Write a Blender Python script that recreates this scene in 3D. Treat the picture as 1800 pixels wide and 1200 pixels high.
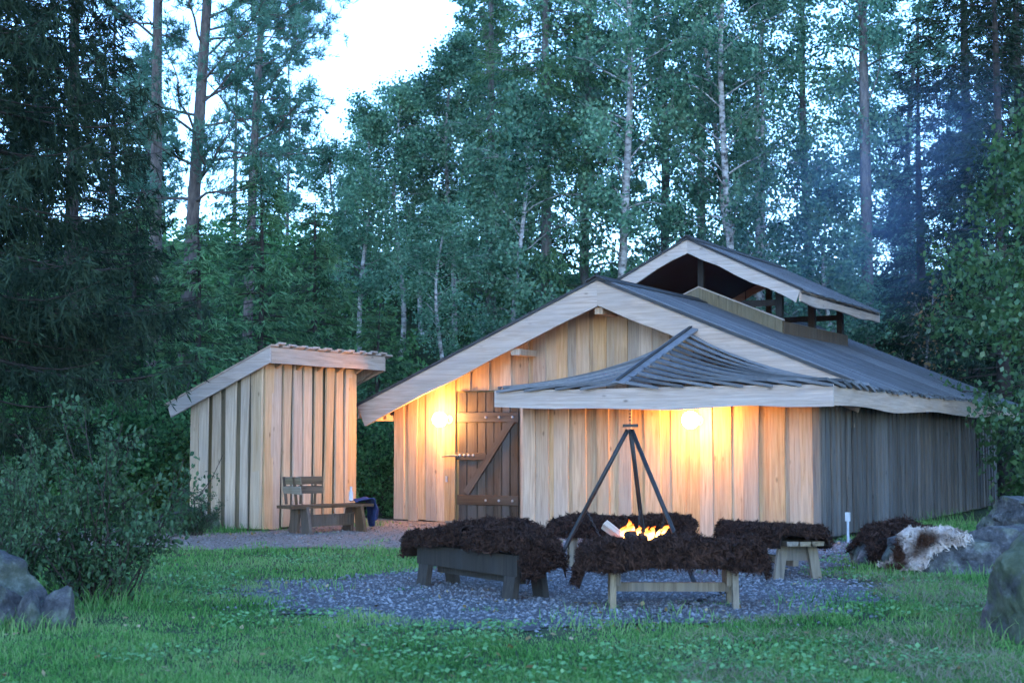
import bpy, math, random
import numpy as np
from mathutils import Vector, Matrix, noise as mnoise
from mathutils.bvhtree import BVHTree

for o in list(bpy.data.objects):
    bpy.data.objects.remove(o, do_unlink=True)
SC = bpy.context.scene
COL = SC.collection
R = math.radians

# ------------------------------------------------------------------ camera
cam = bpy.data.cameras.new('camera')
cam.lens = 50.0
cam.sensor_width = 36.0
cam.clip_start = 0.1
cam.clip_end = 2000.0
cam.dof.use_dof = True
cam.dof.focus_distance = 19.0
cam.dof.aperture_fstop = 2.8
camo = bpy.data.objects.new('camera', cam)
COL.objects.link(camo)
camo.location = (0, 0, 1.4)
camo.rotation_euler = (R(94.0), 0, 0)
SC.camera = camo

# ------------------------------------------------------------------ dusk sky
W = bpy.data.worlds.new('World')
SC.world = W
W.use_nodes = True
wn = W.node_tree.nodes
wl = W.node_tree.links
bg = wn['Background']
sky = wn.new('ShaderNodeTexSky')
sky.sky_type = 'NISHITA'
sky.sun_disc = False
sky.sun_elevation = R(24.0)
sky.sun_rotation = R(185.0)
sky.air_density = 1.0
sky.dust_density = 0.2
sky.ozone_density = 7.0
wl.new(sky.outputs[0], bg.inputs[0])
bg.inputs[1].default_value = 0.15

SC.view_settings.view_transform = 'Standard'
SC.view_settings.look = 'None'
SC.view_settings.gamma = 1.0
SC.view_settings.exposure = 2.62
SC.view_settings.use_curve_mapping = False
SC.cycles.use_denoising = True
SC.cycles.max_bounces = 4
SC.cycles.diffuse_bounces = 3
SC.cycles.use_adaptive_sampling = True
SC.cycles.adaptive_threshold = 0.04
SC.cycles.transparent_max_bounces = 4
SC.cycles.sample_clamp_indirect = 6.0
SC.cycles.volume_bounces = 0

# ------------------------------------------------------------------ helpers
class Acc:
    """collects vertices and quads"""
    def __init__(s):
        s.V = []; s.F = []; s.n = 0
    def add(s, V, F):
        V = np.asarray(V, float).reshape(-1, 3); F = np.asarray(F, np.int64).reshape(-1, 4)
        s.V.append(V); s.F.append(F + s.n); s.n += len(V)
    def box(s, x0, x1, y0, y1, z0, z1, M=None):
        V = np.array([(x, y, z) for z in (z0, z1) for y in (y0, y1) for x in (x0, x1)], float)
        if M is not None:
            V = np.array([M @ Vector(v) for v in V])
        s.add(V, [(0, 2, 3, 1), (4, 5, 7, 6), (0, 1, 5, 4), (2, 6, 7, 3), (0, 4, 6, 2), (1, 3, 7, 5)])
    def tube(s, P, r, n=6, cap=True):
        P = np.asarray(P, float); m = len(P)
        r = np.broadcast_to(np.asarray(r, float), (m,))
        T = np.gradient(P, axis=0); T /= np.linalg.norm(T, axis=1)[:, None] + 1e-9
        avg = T.mean(0)
        ref = np.array([1., 0, 0]) if abs(avg[2]) > .7 * np.linalg.norm(avg) else np.array([0, 0, 1.])
        N = np.cross(T, ref); N /= np.linalg.norm(N, axis=1)[:, None] + 1e-9
        B = np.cross(T, N)
        a = np.arange(n) * 2 * math.pi / n
        V = P[:, None, :] + r[:, None, None] * (np.cos(a)[None, :, None] * N[:, None, :] + np.sin(a)[None, :, None] * B[:, None, :])
        i = np.arange(m - 1)[:, None] * n; j = np.arange(n)[None, :]; k = (j + 1) % n
        F = np.stack([i + j, i + k, i + n + k, i + n + j], -1).reshape(-1, 4)
        base = s.n
        s.add(V, F)
        if cap and n % 2 == 0:
            C = []
            for o in (0, (m - 1) * n):
                for q in range(1, n - 1, 2):
                    C.append((o, o + q, o + q + 1, o + (q + 2) % n if q + 2 <= n - 1 else o + q + 1))
            C = [c for c in C if len(set(c)) == 4]
            if C:
                s.F.append(np.array(C) + base)
    def strip(s, A, B, t):
        """prism between two polylines A (top) and B (bottom), extruded by vector t"""
        A = np.asarray(A, float); B = np.asarray(B, float); t = np.asarray(t, float); m = len(A)
        V = np.concatenate([A, B, A + t, B + t])
        F = []
        for i in range(m - 1):
            F += [(i, i + 1, m + i + 1, m + i), (2*m + i, 3*m + i, 3*m + i + 1, 2*m + i + 1),
                  (i, 2*m + i, 2*m + i + 1, i + 1), (m + i, m + i + 1, 3*m + i + 1, 3*m + i)]
        F += [(0, m, 3*m, 2*m), (m - 1, 3*m - 1, 4*m - 1, 2*m - 1)]
        s.add(V, F)
    def arrays(s):
        return np.concatenate(s.V), np.concatenate(s.F)
    def mesh(s, name, mat, smooth=False):
        V, F = s.arrays()
        return mesh_np(name, V, F, mat, smooth)

def mesh_np(name, V, F, mat, smooth=False):
    V = np.ascontiguousarray(V, np.float32); F = np.ascontiguousarray(F, np.int32)
    k = F.shape[1]
    me = bpy.data.meshes.new(name)
    me.vertices.add(len(V)); me.vertices.foreach_set('co', V.ravel())
    me.loops.add(F.size); me.loops.foreach_set('vertex_index', F.ravel())
    me.polygons.add(len(F)); me.polygons.foreach_set('loop_start', np.arange(0, F.size, k, dtype=np.int32))
    me.update(calc_edges=True)
    me.polygons.foreach_set('use_smooth', np.full(len(F), bool(smooth)))
    if mat is not None:
        me.materials.append(mat)
    return me

def fix_normals(me):
    import bmesh
    bm = bmesh.new(); bm.from_mesh(me)
    bmesh.ops.recalc_face_normals(bm, faces=bm.faces)
    bm.to_mesh(me); bm.free()
    return me

def link(name, me, parent=None, loc=(0, 0, 0), rot=(0, 0, 0), scale=(1, 1, 1)):
    o = bpy.data.objects.new(name, me)
    COL.objects.link(o)
    o.location = loc; o.rotation_euler = rot; o.scale = scale
    if parent is not None:
        o.parent = parent
    return o

def thing(name, label, cat, loc=(0, 0, 0), rz=0.0, group=None, me=None):
    o = link(name, me, None, loc, (0, 0, rz))
    o['label'] = label; o['category'] = cat
    if group:
        o['group'] = group
    return o

def struct(o): o['kind'] = 'structure'; return o
def stuff(o): o['kind'] = 'stuff'; return o

def rnd_path(rng, a, b, n, amp):
    """smooth random wobble curve of n values"""
    k = max(3, n // 3)
    xs = np.linspace(0, 1, k); ys = rng.normal(0, amp, k)
    return np.interp(np.linspace(0, 1, n), xs, ys)

# ------------------------------------------------------------------ materials
def mat_new(name):
    m = bpy.data.materials.new(name); m.use_nodes = True
    nt = m.node_tree
    for n in list(nt.nodes): nt.nodes.remove(n)
    out = nt.nodes.new('ShaderNodeOutputMaterial')
    return m, nt, out

def N(nt, t, **kw):
    n = nt.nodes.new(t)
    for k, v in kw.items():
        if k.startswith('i_'):
            key = k[2:]
            n.inputs[int(key) if key.isdigit() else key.replace('_', ' ')].default_value = v
        else:
            setattr(n, k, v)
    return n

def ramp(nt, stops):
    r = nt.nodes.new('ShaderNodeValToRGB')
    e = r.color_ramp.elements
    while len(e) < len(stops): e.new(0.5)
    for q, (p, c) in zip(e, stops):
        q.position = p; q.color = (*c, 1) if len(c) == 3 else c
    return r

def mixrgb(nt, fac, a, b, mode='MIX'):
    m = nt.nodes.new('ShaderNodeMix'); m.data_type = 'RGBA'; m.blend_type = mode
    for s, v in ((m.inputs['Factor'], fac), (m.inputs['A'], a), (m.inputs['B'], b)):
        if hasattr(v, 'links'): nt.links.new(v, s)
        elif isinstance(v, (int, float)): s.default_value = v
        else: s.default_value = (*v, 1)
    return m.outputs['Result']

def wood_mat(name, dark, light, grey, grey_amt=0.35, rough=0.75, axis=2, knots=True, var=0.25, scale=1.0):
    """sawn timber: long grain along one object axis, knots, weathering, each board its own tone"""
    m, nt, out = mat_new(name)
    tc = N(nt, 'ShaderNodeTexCoord'); oi = N(nt, 'ShaderNodeObjectInfo')
    off = N(nt, 'ShaderNodeVectorMath', operation='SCALE'); off.inputs[0].default_value = (37.1, 19.7, 53.3)
    nt.links.new(oi.outputs['Random'], off.inputs['Scale'])
    add = N(nt, 'ShaderNodeVectorMath', operation='ADD')
    nt.links.new(tc.outputs['Object'], add.inputs[0]); nt.links.new(off.outputs[0], add.inputs[1])
    mp = N(nt, 'ShaderNodeMapping')
    sc = [14 * scale] * 3; sc[axis] = 0.7 * scale
    mp.inputs['Scale'].default_value = sc
    nt.links.new(add.outputs[0], mp.inputs[0])
    g = N(nt, 'ShaderNodeTexNoise', i_Scale=2.2, i_Detail=7.0, i_Roughness=0.62, i_Distortion=0.6)
    nt.links.new(mp.outputs[0], g.inputs['Vector'])
    r1 = ramp(nt, [(0.3, dark), (0.68, light)])
    nt.links.new(g.outputs['Fac'], r1.inputs[0])
    # weathered grey patches
    mp2 = N(nt, 'ShaderNodeMapping'); s2 = [2.5 * scale] * 3; s2[axis] = 0.6 * scale
    mp2.inputs['Scale'].default_value = s2
    nt.links.new(add.outputs[0], mp2.inputs[0])
    w = N(nt, 'ShaderNodeTexNoise', i_Scale=1.6, i_Detail=5.0, i_Roughness=0.6)
    nt.links.new(mp2.outputs[0], w.inputs['Vector'])
    wr = ramp(nt, [(0.42, (0, 0, 0)), (0.72, (grey_amt,) * 3)])
    nt.links.new(w.outputs['Fac'], wr.inputs[0])
    c = mixrgb(nt, wr.outputs[0], r1.outputs[0], grey)
    if knots:
        mp3 = N(nt, 'ShaderNodeMapping'); s3 = [7.0] * 3; s3[axis] = 3.2
        mp3.inputs['Scale'].default_value = s3
        nt.links.new(add.outputs[0], mp3.inputs[0])
        v = N(nt, 'ShaderNodeTexVoronoi', i_Scale=1.0)
        nt.links.new(mp3.outputs[0], v.inputs['Vector'])
        kr = ramp(nt, [(0.05, (0.7,) * 3), (0.17, (0, 0, 0))])
        nt.links.new(v.outputs['Distance'], kr.inputs[0])
        sc_ = N(nt, 'ShaderNodeSeparateColor'); nt.links.new(v.outputs['Color'], sc_.inputs[0])
        gt = N(nt, 'ShaderNodeMapRange'); gt.inputs['From Min'].default_value = 0.5; gt.inputs['From Max'].default_value = 0.9
        nt.links.new(sc_.outputs[0], gt.inputs['Value'])
        km = N(nt, 'ShaderNodeMath', operation='MULTIPLY'); nt.links.new(kr.outputs[0], km.inputs[0]); nt.links.new(gt.outputs[0], km.inputs[1])
        c = mixrgb(nt, km.outputs[0], c, tuple(x * 0.28 for x in dark))
    # tone of the board
    hs = N(nt, 'ShaderNodeHueSaturation')
    mr = N(nt, 'ShaderNodeMapRange'); mr.inputs['To Min'].default_value = 1 - var; mr.inputs['To Max'].default_value = 1 + var
    nt.links.new(oi.outputs['Random'], mr.inputs['Value']); nt.links.new(mr.outputs[0], hs.inputs['Value'])
    ml = N(nt, 'ShaderNodeMath', operation='MULTIPLY', i_1=7.31); fr = N(nt, 'ShaderNodeMath', operation='FRACT')
    nt.links.new(oi.outputs['Random'], ml.inputs[0]); nt.links.new(ml.outputs[0], fr.inputs[0])
    mr2 = N(nt, 'ShaderNodeMapRange'); mr2.inputs['To Min'].default_value = 0.72; mr2.inputs['To Max'].default_value = 1.15
    nt.links.new(fr.outputs[0], mr2.inputs['Value']); nt.links.new(mr2.outputs[0], hs.inputs['Saturation'])
    nt.links.new(c, hs.inputs['Color'])
    p = N(nt, 'ShaderNodeBsdfPrincipled', i_Roughness=rough)
    p.inputs['Specular IOR Level'].default_value = 0.3
    nt.links.new(hs.outputs[0], p.inputs['Base Color'])
    b = N(nt, 'ShaderNodeBump', i_Strength=0.35, i_Distance=0.01)
    nt.links.new(g.outputs['Fac'], b.inputs['Height']); nt.links.new(b.outputs[0], p.inputs['Normal'])
    nt.links.new(p.outputs[0], out.inputs[0])
    return m

def leaf_mat(name, cols, trans=0.35, scale=1.2, rough=0.55, gloss=0.0):
    """foliage: tone varies from clump to clump and from leaf to leaf"""
    m, nt, out = mat_new(name)
    geo = N(nt, 'ShaderNodeNewGeometry'); oi = N(nt, 'ShaderNodeObjectInfo')
    tc = N(nt, 'ShaderNodeTexCoord')
    n1 = N(nt, 'ShaderNodeTexNoise', i_Scale=scale, i_Detail=2.0)
    nt.links.new(tc.outputs['Object'], n1.inputs['Vector'])
    ad = N(nt, 'ShaderNodeMath', operation='MULTIPLY_ADD', i_1=0.45)
    nt.links.new(geo.outputs['Random Per Island'], ad.inputs[0])
    nt.links.new(n1.outputs['Fac'], ad.inputs[2])
    r = ramp(nt, [(0.35 + 0.55 * i / max(1, len(cols) - 1), c) for i, c in enumerate(cols)])
    nt.links.new(ad.outputs[0], r.inputs[0])
    hs = N(nt, 'ShaderNodeHueSaturation')
    mr = N(nt, 'ShaderNodeMapRange'); mr.inputs['To Min'].default_value = 0.8; mr.inputs['To Max'].default_value = 1.25
    nt.links.new(oi.outputs['Random'], mr.inputs['Value']); nt.links.new(mr.outputs[0], hs.inputs['Value'])
    nt.links.new(r.outputs[0], hs.inputs['Color'])
    p = N(nt, 'ShaderNodeBsdfDiffuse')
    nt.links.new(hs.outputs[0], p.inputs['Color'])
    if gloss:
        gl = N(nt, 'ShaderNodeBsdfGlossy', i_Roughness=rough); gl.inputs[0].default_value = (0.9, 0.9, 0.9, 1)
        g2 = N(nt, 'ShaderNodeMixShader', i_0=gloss)
        nt.links.new(p.outputs[0], g2.inputs[1]); nt.links.new(gl.outputs[0], g2.inputs[2]); p = g2
    t = N(nt, 'ShaderNodeBsdfTranslucent'); nt.links.new(hs.outputs[0], t.inputs['Color'])
    mx = N(nt, 'ShaderNodeMixShader', i_0=trans)
    nt.links.new(p.outputs[0], mx.inputs[1]); nt.links.new(t.outputs[0], mx.inputs[2])
    nt.links.new(mx.outputs[0], out.inputs[0])
    return m

def noise_mat(name, stops, scale=4.0, detail=6.0, rough=0.9, bump=0.4, dist=0.02, spec=0.25, rand=False, stretch=None):
    m, nt, out = mat_new(name)
    tc = N(nt, 'ShaderNodeTexCoord')
    n1 = N(nt, 'ShaderNodeTexNoise', i_Scale=scale, i_Detail=detail, i_Roughness=0.65)
    src = tc.outputs['Object']
    if stretch:
        mp = N(nt, 'ShaderNodeMapping'); mp.inputs['Scale'].default_value = stretch
        nt.links.new(src, mp.inputs[0]); src = mp.outputs[0]
    nt.links.new(src, n1.inputs['Vector'])
    r = ramp(nt, stops)
    f = n1.outputs['Fac']
    if rand:
        geo = N(nt, 'ShaderNodeNewGeometry')
        a = N(nt, 'ShaderNodeMath', operation='MULTIPLY_ADD', i_1=0.5); a.inputs[2].default_value = 0.0
        nt.links.new(geo.outputs['Random Per Island'], a.inputs[0])
        b = N(nt, 'ShaderNodeMath', operation='MULTIPLY_ADD', i_1=0.5)
        nt.links.new(f, b.inputs[0]); nt.links.new(a.outputs[0], b.inputs[2]); f = b.outputs[0]
    nt.links.new(f, r.inputs[0])
    p = N(nt, 'ShaderNodeBsdfPrincipled', i_Roughness=rough)
    p.inputs['Specular IOR Level'].default_value = spec
    nt.links.new(r.outputs[0], p.inputs['Base Color'])
    if bump:
        bm = N(nt, 'ShaderNodeBump', i_Strength=bump, i_Distance=dist)
        nt.links.new(n1.outputs['Fac'], bm.inputs['Height']); nt.links.new(bm.outputs[0], p.inputs['Normal'])
    nt.links.new(p.outputs[0], out.inputs[0])
    return m

def emit_mat(name, col, strength):
    m, nt, out = mat_new(name)
    e = N(nt, 'ShaderNodeEmission', i_Strength=strength); e.inputs[0].default_value = (*col, 1)
    nt.links.new(e.outputs[0], out.inputs[0])
    return m

def rock_mat(name, moss=0.5):
    m, nt, out = mat_new(name)
    tc = N(nt, 'ShaderNodeTexCoord'); geo = N(nt, 'ShaderNodeNewGeometry')
    n1 = N(nt, 'ShaderNodeTexNoise', i_Scale=5.0, i_Detail=10.0, i_Roughness=0.72)
    n2 = N(nt, 'ShaderNodeTexNoise', i_Scale=2.6, i_Detail=8.0, i_Roughness=0.6)
    n3 = N(nt, 'ShaderNodeTexNoise', i_Scale=28.0, i_Detail=5.0)
    for n in (n1, n2, n3): nt.links.new(tc.outputs['Object'], n.inputs['Vector'])
    r = ramp(nt, [(0.34, (0.014, 0.015, 0.017)), (0.5, (0.06, 0.06, 0.061)), (0.66, (0.2, 0.2, 0.197))])
    nt.links.new(n1.outputs['Fac'], r.inputs[0])
    c = mixrgb(nt, 0.85, r.outputs[0], n3.outputs['Fac'], 'OVERLAY')
    mr = ramp(nt, [(0.58 - 0.2 * moss, (0, 0, 0)), (0.64 - 0.17 * moss, (1, 1, 1))])
    nt.links.new(n2.outputs['Fac'], mr.inputs[0])
    mo = ramp(nt, [(0.3, (0.018, 0.032, 0.008)), (0.7, (0.06, 0.085, 0.02))]); nt.links.new(n1.outputs['Fac'], mo.inputs[0])
    ml = N(nt, 'ShaderNodeMath', operation='MULTIPLY', i_1=moss); nt.links.new(mr.outputs[0], ml.inputs[0])
    c = mixrgb(nt, ml.outputs[0], c, mo.outputs[0])
    p = N(nt, 'ShaderNodeBsdfPrincipled', i_Roughness=0.85); nt.links.new(c, p.inputs['Base Color'])
    b = N(nt, 'ShaderNodeBump', i_Strength=1.0, i_Distance=0.06); nt.links.new(n1.outputs['Fac'], b.inputs['Height'])
    nt.links.new(b.outputs[0], p.inputs['Normal']); nt.links.new(p.outputs[0], out.inputs[0])
    return m

M = {}
M['pine_wall'] = wood_mat('pine_boards', (0.29, 0.165, 0.082), (0.50, 0.325, 0.185), (0.30, 0.255, 0.22), 0.36, var=0.2)
M['pine_side'] = wood_mat('weathered_pine_boards', (0.12, 0.09, 0.07), (0.25, 0.2, 0.15), (0.17, 0.165, 0.16), 0.7, var=0.35)
M['long_wall'] = wood_mat('greyed_shaded_boards', (0.05, 0.041, 0.034), (0.125, 0.103, 0.086), (0.098, 0.097, 0.096), 0.75, var=0.4)  # greyed timber, its tone also lowered to hold the shade under the eave
M['pine_trim'] = wood_mat('pale_trim_boards', (0.30, 0.205, 0.15), (0.50, 0.37, 0.285), (0.29, 0.255, 0.235), 0.5, axis=0, var=0.06)
M['pine_shed'] = wood_mat('fresh_pine_boards', (0.34, 0.215, 0.115), (0.55, 0.39, 0.24), (0.36, 0.31, 0.255), 0.3, var=0.12)
M['under'] = wood_mat('inner_boards', (0.09, 0.062, 0.028), (0.18, 0.135, 0.07), (0.13, 0.125, 0.085), 0.4, var=0.3)
M['roof'] = wood_mat('tarred_roof_boards', (0.062, 0.062, 0.066), (0.118, 0.117, 0.12), (0.15, 0.15, 0.156), 0.6, axis=0, knots=False, rough=0.5, var=0.45)
M['roof_edge'] = wood_mat('dark_roof_edge', (0.015, 0.014, 0.014), (0.05, 0.046, 0.043), (0.06, 0.06, 0.06), 0.4, axis=0, knots=False)
M['dark_wood'] = wood_mat('dark_brown_wood', (0.045, 0.026, 0.014), (0.15, 0.087, 0.046), (0.15, 0.12, 0.09), 0.35, var=0.2)
M['door'] = wood_mat('brown_stained_door', (0.032, 0.019, 0.010), (0.095, 0.06, 0.035), (0.115, 0.098, 0.08), 0.75, var=0.25)
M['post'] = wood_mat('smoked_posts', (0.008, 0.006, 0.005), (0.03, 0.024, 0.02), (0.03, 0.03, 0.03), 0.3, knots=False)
M['bench_light'] = wood_mat('bare_bench_timber', (0.10, 0.075, 0.045), (0.24, 0.19, 0.125), (0.16, 0.155, 0.14), 0.5, var=0.18)
M['bench_dark'] = wood_mat('dark_bench_timber', (0.016, 0.013, 0.010), (0.05, 0.039, 0.030), (0.055, 0.052, 0.05), 0.5, var=0.2)
M['metal'] = noise_mat('blackened_steel', [(0.3, (0.008, 0.008, 0.009)), (0.7, (0.026, 0.024, 0.022))], 20, rough=0.45, bump=0.15, spec=0.35)
M['bolt'] = noise_mat('galvanised_bolt', [(0.3, (0.25, 0.25, 0.25)), (0.7, (0.4, 0.4, 0.4))], 20, rough=0.35, bump=0.0)
M['globe'] = emit_mat('lit_lamp_glass', (1.0, 0.46, 0.13), 58.0)
M['lamp_base'] = noise_mat('white_lamp_base', [(0.3, (0.6, 0.6, 0.58)), (0.7, (0.72, 0.72, 0.7))], 10, bump=0)
M['wool'] = noise_mat('dark_brown_wool', [(0.25, (0.008, 0.0045, 0.004)), (0.55, (0.034, 0.017, 0.012)), (0.85, (0.095, 0.048, 0.032))], 9, rough=0.85, bump=0, rand=True, spec=0.12)
M['hide'] = noise_mat('dark_hide', [(0.3, (0.012, 0.007, 0.006)), (0.7, (0.03, 0.018, 0.014))], 9, bump=0.2)
M['hide_pale'] = noise_mat('pale_hide_skin', [(0.3, (0.4, 0.38, 0.33)), (0.7, (0.6, 0.56, 0.5))], 9, bump=0.2)
M['wool_pale'] = noise_mat('white_and_brown_wool', [(0.40, (0.05, 0.022, 0.012)), (0.5, (0.45, 0.36, 0.3)), (0.7, (0.72, 0.66, 0.6))], 1.9, rough=0.85, bump=0, spec=0.1, detail=2.0)
M['rock'] = rock_mat('grey_granite', 0.45)
M['rock_moss'] = rock_mat('mossy_granite', 0.72)
M['gravel'] = noise_mat('grey_gravel', [(0.2, (0.05, 0.053, 0.058)), (0.5, (0.13, 0.134, 0.142)), (0.85, (0.27, 0.275, 0.29))], 3, rough=0.85, bump=0, rand=True)
M['gravel_sheet'] = noise_mat('gravel_bed', [(0.35, (0.05, 0.051, 0.054)), (0.65, (0.12, 0.121, 0.126))], 34, detail=8, bump=1.0, dist=0.03)
M['path'] = noise_mat('sandy_gravel_path', [(0.35, (0.12, 0.095, 0.08)), (0.65, (0.26, 0.215, 0.185))], 26, detail=9, bump=0.8, dist=0.02)
M['path_stone'] = noise_mat('path_pebbles', [(0.2, (0.08, 0.065, 0.055)), (0.5, (0.17, 0.145, 0.125)), (0.85, (0.33, 0.29, 0.26))], 3, rough=0.85, bump=0, rand=True)
M['ground'] = noise_mat('turf_soil', [(0.3, (0.012, 0.022, 0.008)), (0.5, (0.025, 0.045, 0.014)), (0.7, (0.05, 0.06, 0.025))], 1.3, detail=9, bump=0.7, dist=0.05)
M['grass'] = leaf_mat('grass_blades', [(0.02, 0.065, 0.015), (0.06, 0.175, 0.04), (0.11, 0.265, 0.065), (0.2, 0.3, 0.11)], 0.3, 0.6)
M['clover'] = leaf_mat('clover_leaves', [(0.03, 0.11, 0.03), (0.08, 0.21, 0.055), (0.15, 0.31, 0.11)], 0.25, 2.0, rough=0.4, gloss=0.05)
M['straw'] = leaf_mat('dry_grass', [(0.13, 0.125, 0.075), (0.2, 0.19, 0.12), (0.3, 0.27, 0.18)], 0.2, 2.0)
M['birch_leaf'] = leaf_mat('birch_leaves', [(0.02, 0.05, 0.03), (0.065, 0.16, 0.10), (0.13, 0.27, 0.165), (0.22, 0.38, 0.24)], 0.45, 0.55)
M['aspen_leaf'] = leaf_mat('aspen_leaves', [(0.018, 0.05, 0.035), (0.055, 0.15, 0.11), (0.11, 0.26, 0.18), (0.19, 0.36, 0.25)], 0.45, 0.5)
M['spruce_leaf'] = leaf_mat('spruce_needles', [(0.012, 0.03, 0.018), (0.04, 0.10, 0.05), (0.085, 0.18, 0.08), (0.15, 0.27, 0.12)], 0.25, 0.8)
M['dark_spruce_leaf'] = leaf_mat('dark_spruce_needles', [(0.008, 0.016, 0.012), (0.017, 0.032, 0.02), (0.034, 0.055, 0.032)], 0.12, 1.5)
M['pine_leaf'] = leaf_mat('pine_needles', [(0.02, 0.06, 0.045), (0.06, 0.15, 0.10), (0.11, 0.24, 0.16), (0.17, 0.32, 0.22)], 0.3, 0.6)
M['maple_leaf'] = leaf_mat('maple_leaves', [(0.02, 0.06, 0.02), (0.045, 0.11, 0.035), (0.08, 0.16, 0.055)], 0.3, 1.6, rough=0.4, gloss=0.05)
M['bush_leaf'] = leaf_mat('bush_leaves', [(0.015, 0.04, 0.018), (0.035, 0.075, 0.032), (0.07, 0.125, 0.06)], 0.3, 2.4, rough=0.45, gloss=0.015)
M['shrub_leaf'] = leaf_mat('undergrowth_leaves', [(0.01, 0.03, 0.012), (0.04, 0.11, 0.04), (0.085, 0.21, 0.07), (0.13, 0.28, 0.10)], 0.3, 0.5)
M['rowan_leaf'] = leaf_mat('turning_leaves', [(0.05, 0.08, 0.03), (0.2, 0.13, 0.06), (0.3, 0.17, 0.08)], 0.3, 1.0)
M['birch_bark'] = noise_mat('birch_bark', [(0.36, (0.05, 0.048, 0.045)), (0.48, (0.28, 0.27, 0.26)), (0.7, (0.55, 0.54, 0.52))], 3.0, bump=0.2, stretch=(1.5, 1.5, 3.0))
M['pine_bark'] = noise_mat('pine_bark', [(0.3, (0.07, 0.055, 0.05)), (0.7, (0.23, 0.18, 0.155))], 5.0, bump=0.8, stretch=(3, 3, 0.8))
M['grey_bark'] = noise_mat('grey_bark', [(0.3, (0.06, 0.055, 0.055)), (0.7, (0.24, 0.225, 0.21))], 4.0, bump=0.6, stretch=(3, 3, 0.8))
M['dark_bark'] = noise_mat('dark_bark', [(0.3, (0.02, 0.016, 0.014)), (0.7, (0.07, 0.055, 0.045))], 5.0, bump=0.6)
M['jacket'] = noise_mat('dark_blue_cloth', [(0.3, (0.012, 0.022, 0.07)), (0.7, (0.03, 0.05, 0.14))], 6, bump=0.3)
M['white_plastic'] = noise_mat('white_plastic', [(0.3, (0.38, 0.38, 0.38)), (0.7, (0.5, 0.5, 0.5))], 4, bump=0, rough=0.4)
M['grey_metal'] = noise_mat('grey_conduit', [(0.3, (0.3, 0.31, 0.32)), (0.7, (0.42, 0.43, 0.44))], 8, bump=0, rough=0.4)
M['log'] = wood_mat('split_firewood', (0.3, 0.21, 0.14), (0.5, 0.4, 0.31), (0.36, 0.32, 0.28), 0.2, axis=0, knots=False)
M['char'] = noise_mat('charred_log', [(0.3, (0.008, 0.007, 0.006)), (0.7, (0.04, 0.03, 0.025))], 14, bump=0.8)
M['ember'] = emit_mat('glowing_ember', (1.0, 0.16, 0.02), 3.0)
M['ember'].cycles.emission_sampling = 'NONE'

# ------------------------------------------------------------------ terrain
def smooth(t):
    t = np.clip(t, 0, 1); return t * t * (3 - 2 * t)

def terrain(x, y):
    x = np.asarray(x, float); y = np.asarray(y, float)
    start = 28.5 + 8.0 * smooth((x + 3.0) / 6.0)
    z = 9.0 * smooth((y - start) / 28.0)
    z = z + 0.25 * np.sin(x * 0.45 + 1.3) * np.sin(y * 0.38) * smooth((y - start) / 6.0)
    return z

def axis_pts(segs):
    out = []
    for a, b, n in segs: out += list(np.linspace(a, b, n, endpoint=False))
    return np.array(out + [segs[-1][1]])

gx = axis_pts([(-400, -60, 12), (-60, 60, 80), (60, 400, 12)])
gy = axis_pts([(-300, 0, 14), (0, 24, 14), (24, 75, 50), (75, 500, 14)])
GX, GY = np.meshgrid(gx, gy)
GZ = terrain(GX, GY)
nx, ny = len(gx), len(gy)
ii = np.arange(ny - 1)[:, None] * nx + np.arange(nx - 1)[None, :]
GF = np.stack([ii, ii + 1, ii + nx + 1, ii + nx], -1).reshape(-1, 4)
ground = struct(link('ground', mesh_np('ground', np.stack([GX, GY, GZ], -1).reshape(-1, 3), GF, M['ground'], True)))

def poly_sheet(name, pts, z, mat, seed, rough=0.12):
    import bmesh
    rng = np.random.default_rng(seed)
    out = []
    P = [np.array(p, float) for p in pts]
    for a, b in zip(P, P[1:] + P[:1]):
        n = max(2, int(np.linalg.norm(b - a) / 0.15))
        for i in range(n):
            q = a + (b - a) * i / n
            out.append(q + rng.normal(0, rough * 0.5, 2))
    bm = bmesh.new()
    f = bm.faces.new([bm.verts.new((p[0], p[1], z)) for p in out])
    bmesh.ops.triangulate(bm, faces=[f])
    bmesh.ops.recalc_face_normals(bm, faces=bm.faces)
    me = bpy.data.meshes.new(name); bm.to_mesh(me); bm.free(); me.materials.append(mat)
    if me.polygons[0].normal.z < 0: me.flip_normals()
    return struct(link(name, me))

PATH = [(-14, 18.6), (-9, 18.3), (-6.5, 18.5), (-4.2, 18.5), (-2.6, 18.9), (-1.3, 18.4), (0.3, 17.6), (1.0, 21.2), (0.2, 22.0),
        (0.25, 24.2), (-2.0, 25.6), (-2.7, 26.0), (-2.9, 24.4), (-4.3, 21.8), (-6.2, 22.8), (-8.2, 23.2), (-14, 23.6)]
RING = [(-2.5, 13.2), (-2.45, 14.4), (-1.9, 14.5), (-1.5, 15.0), (-0.9, 15.6), (-0.8, 17.5), (-0.4, 18.4), (0.4, 19.0), (0.5, 21.6), (4.25, 19.5),
        (5.6, 21.2), (5.9, 20.8), (4.6, 18.4), (3.9, 17.0), (3.35, 15.4), (3.35, 14.0), (3.3, 12.9), (2.6, 11.6), (1.55, 11.2), (0.42, 10.75),
        (-0.45, 10.8), (-1.26, 11.3), (-1.95, 12.1)]
poly_sheet('gravel_path', PATH, 0.004, M['path'], 3, 0.2)
poly_sheet('gravel_yard', RING, 0.009, M['gravel_sheet'], 4, 0.18)

def inside(poly, x, y):
    poly = np.array(poly); n = len(poly); c = np.zeros(len(x), bool); j = n - 1
    for i in range(n):
        xi, yi = poly[i]; xj, yj = poly[j]
        hit = ((yi > y) != (yj > y)) & (x < (xj - xi) * (y - yi) / (yj - yi + 1e-12) + xi)
        c ^= hit; j = i
    return c

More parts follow.
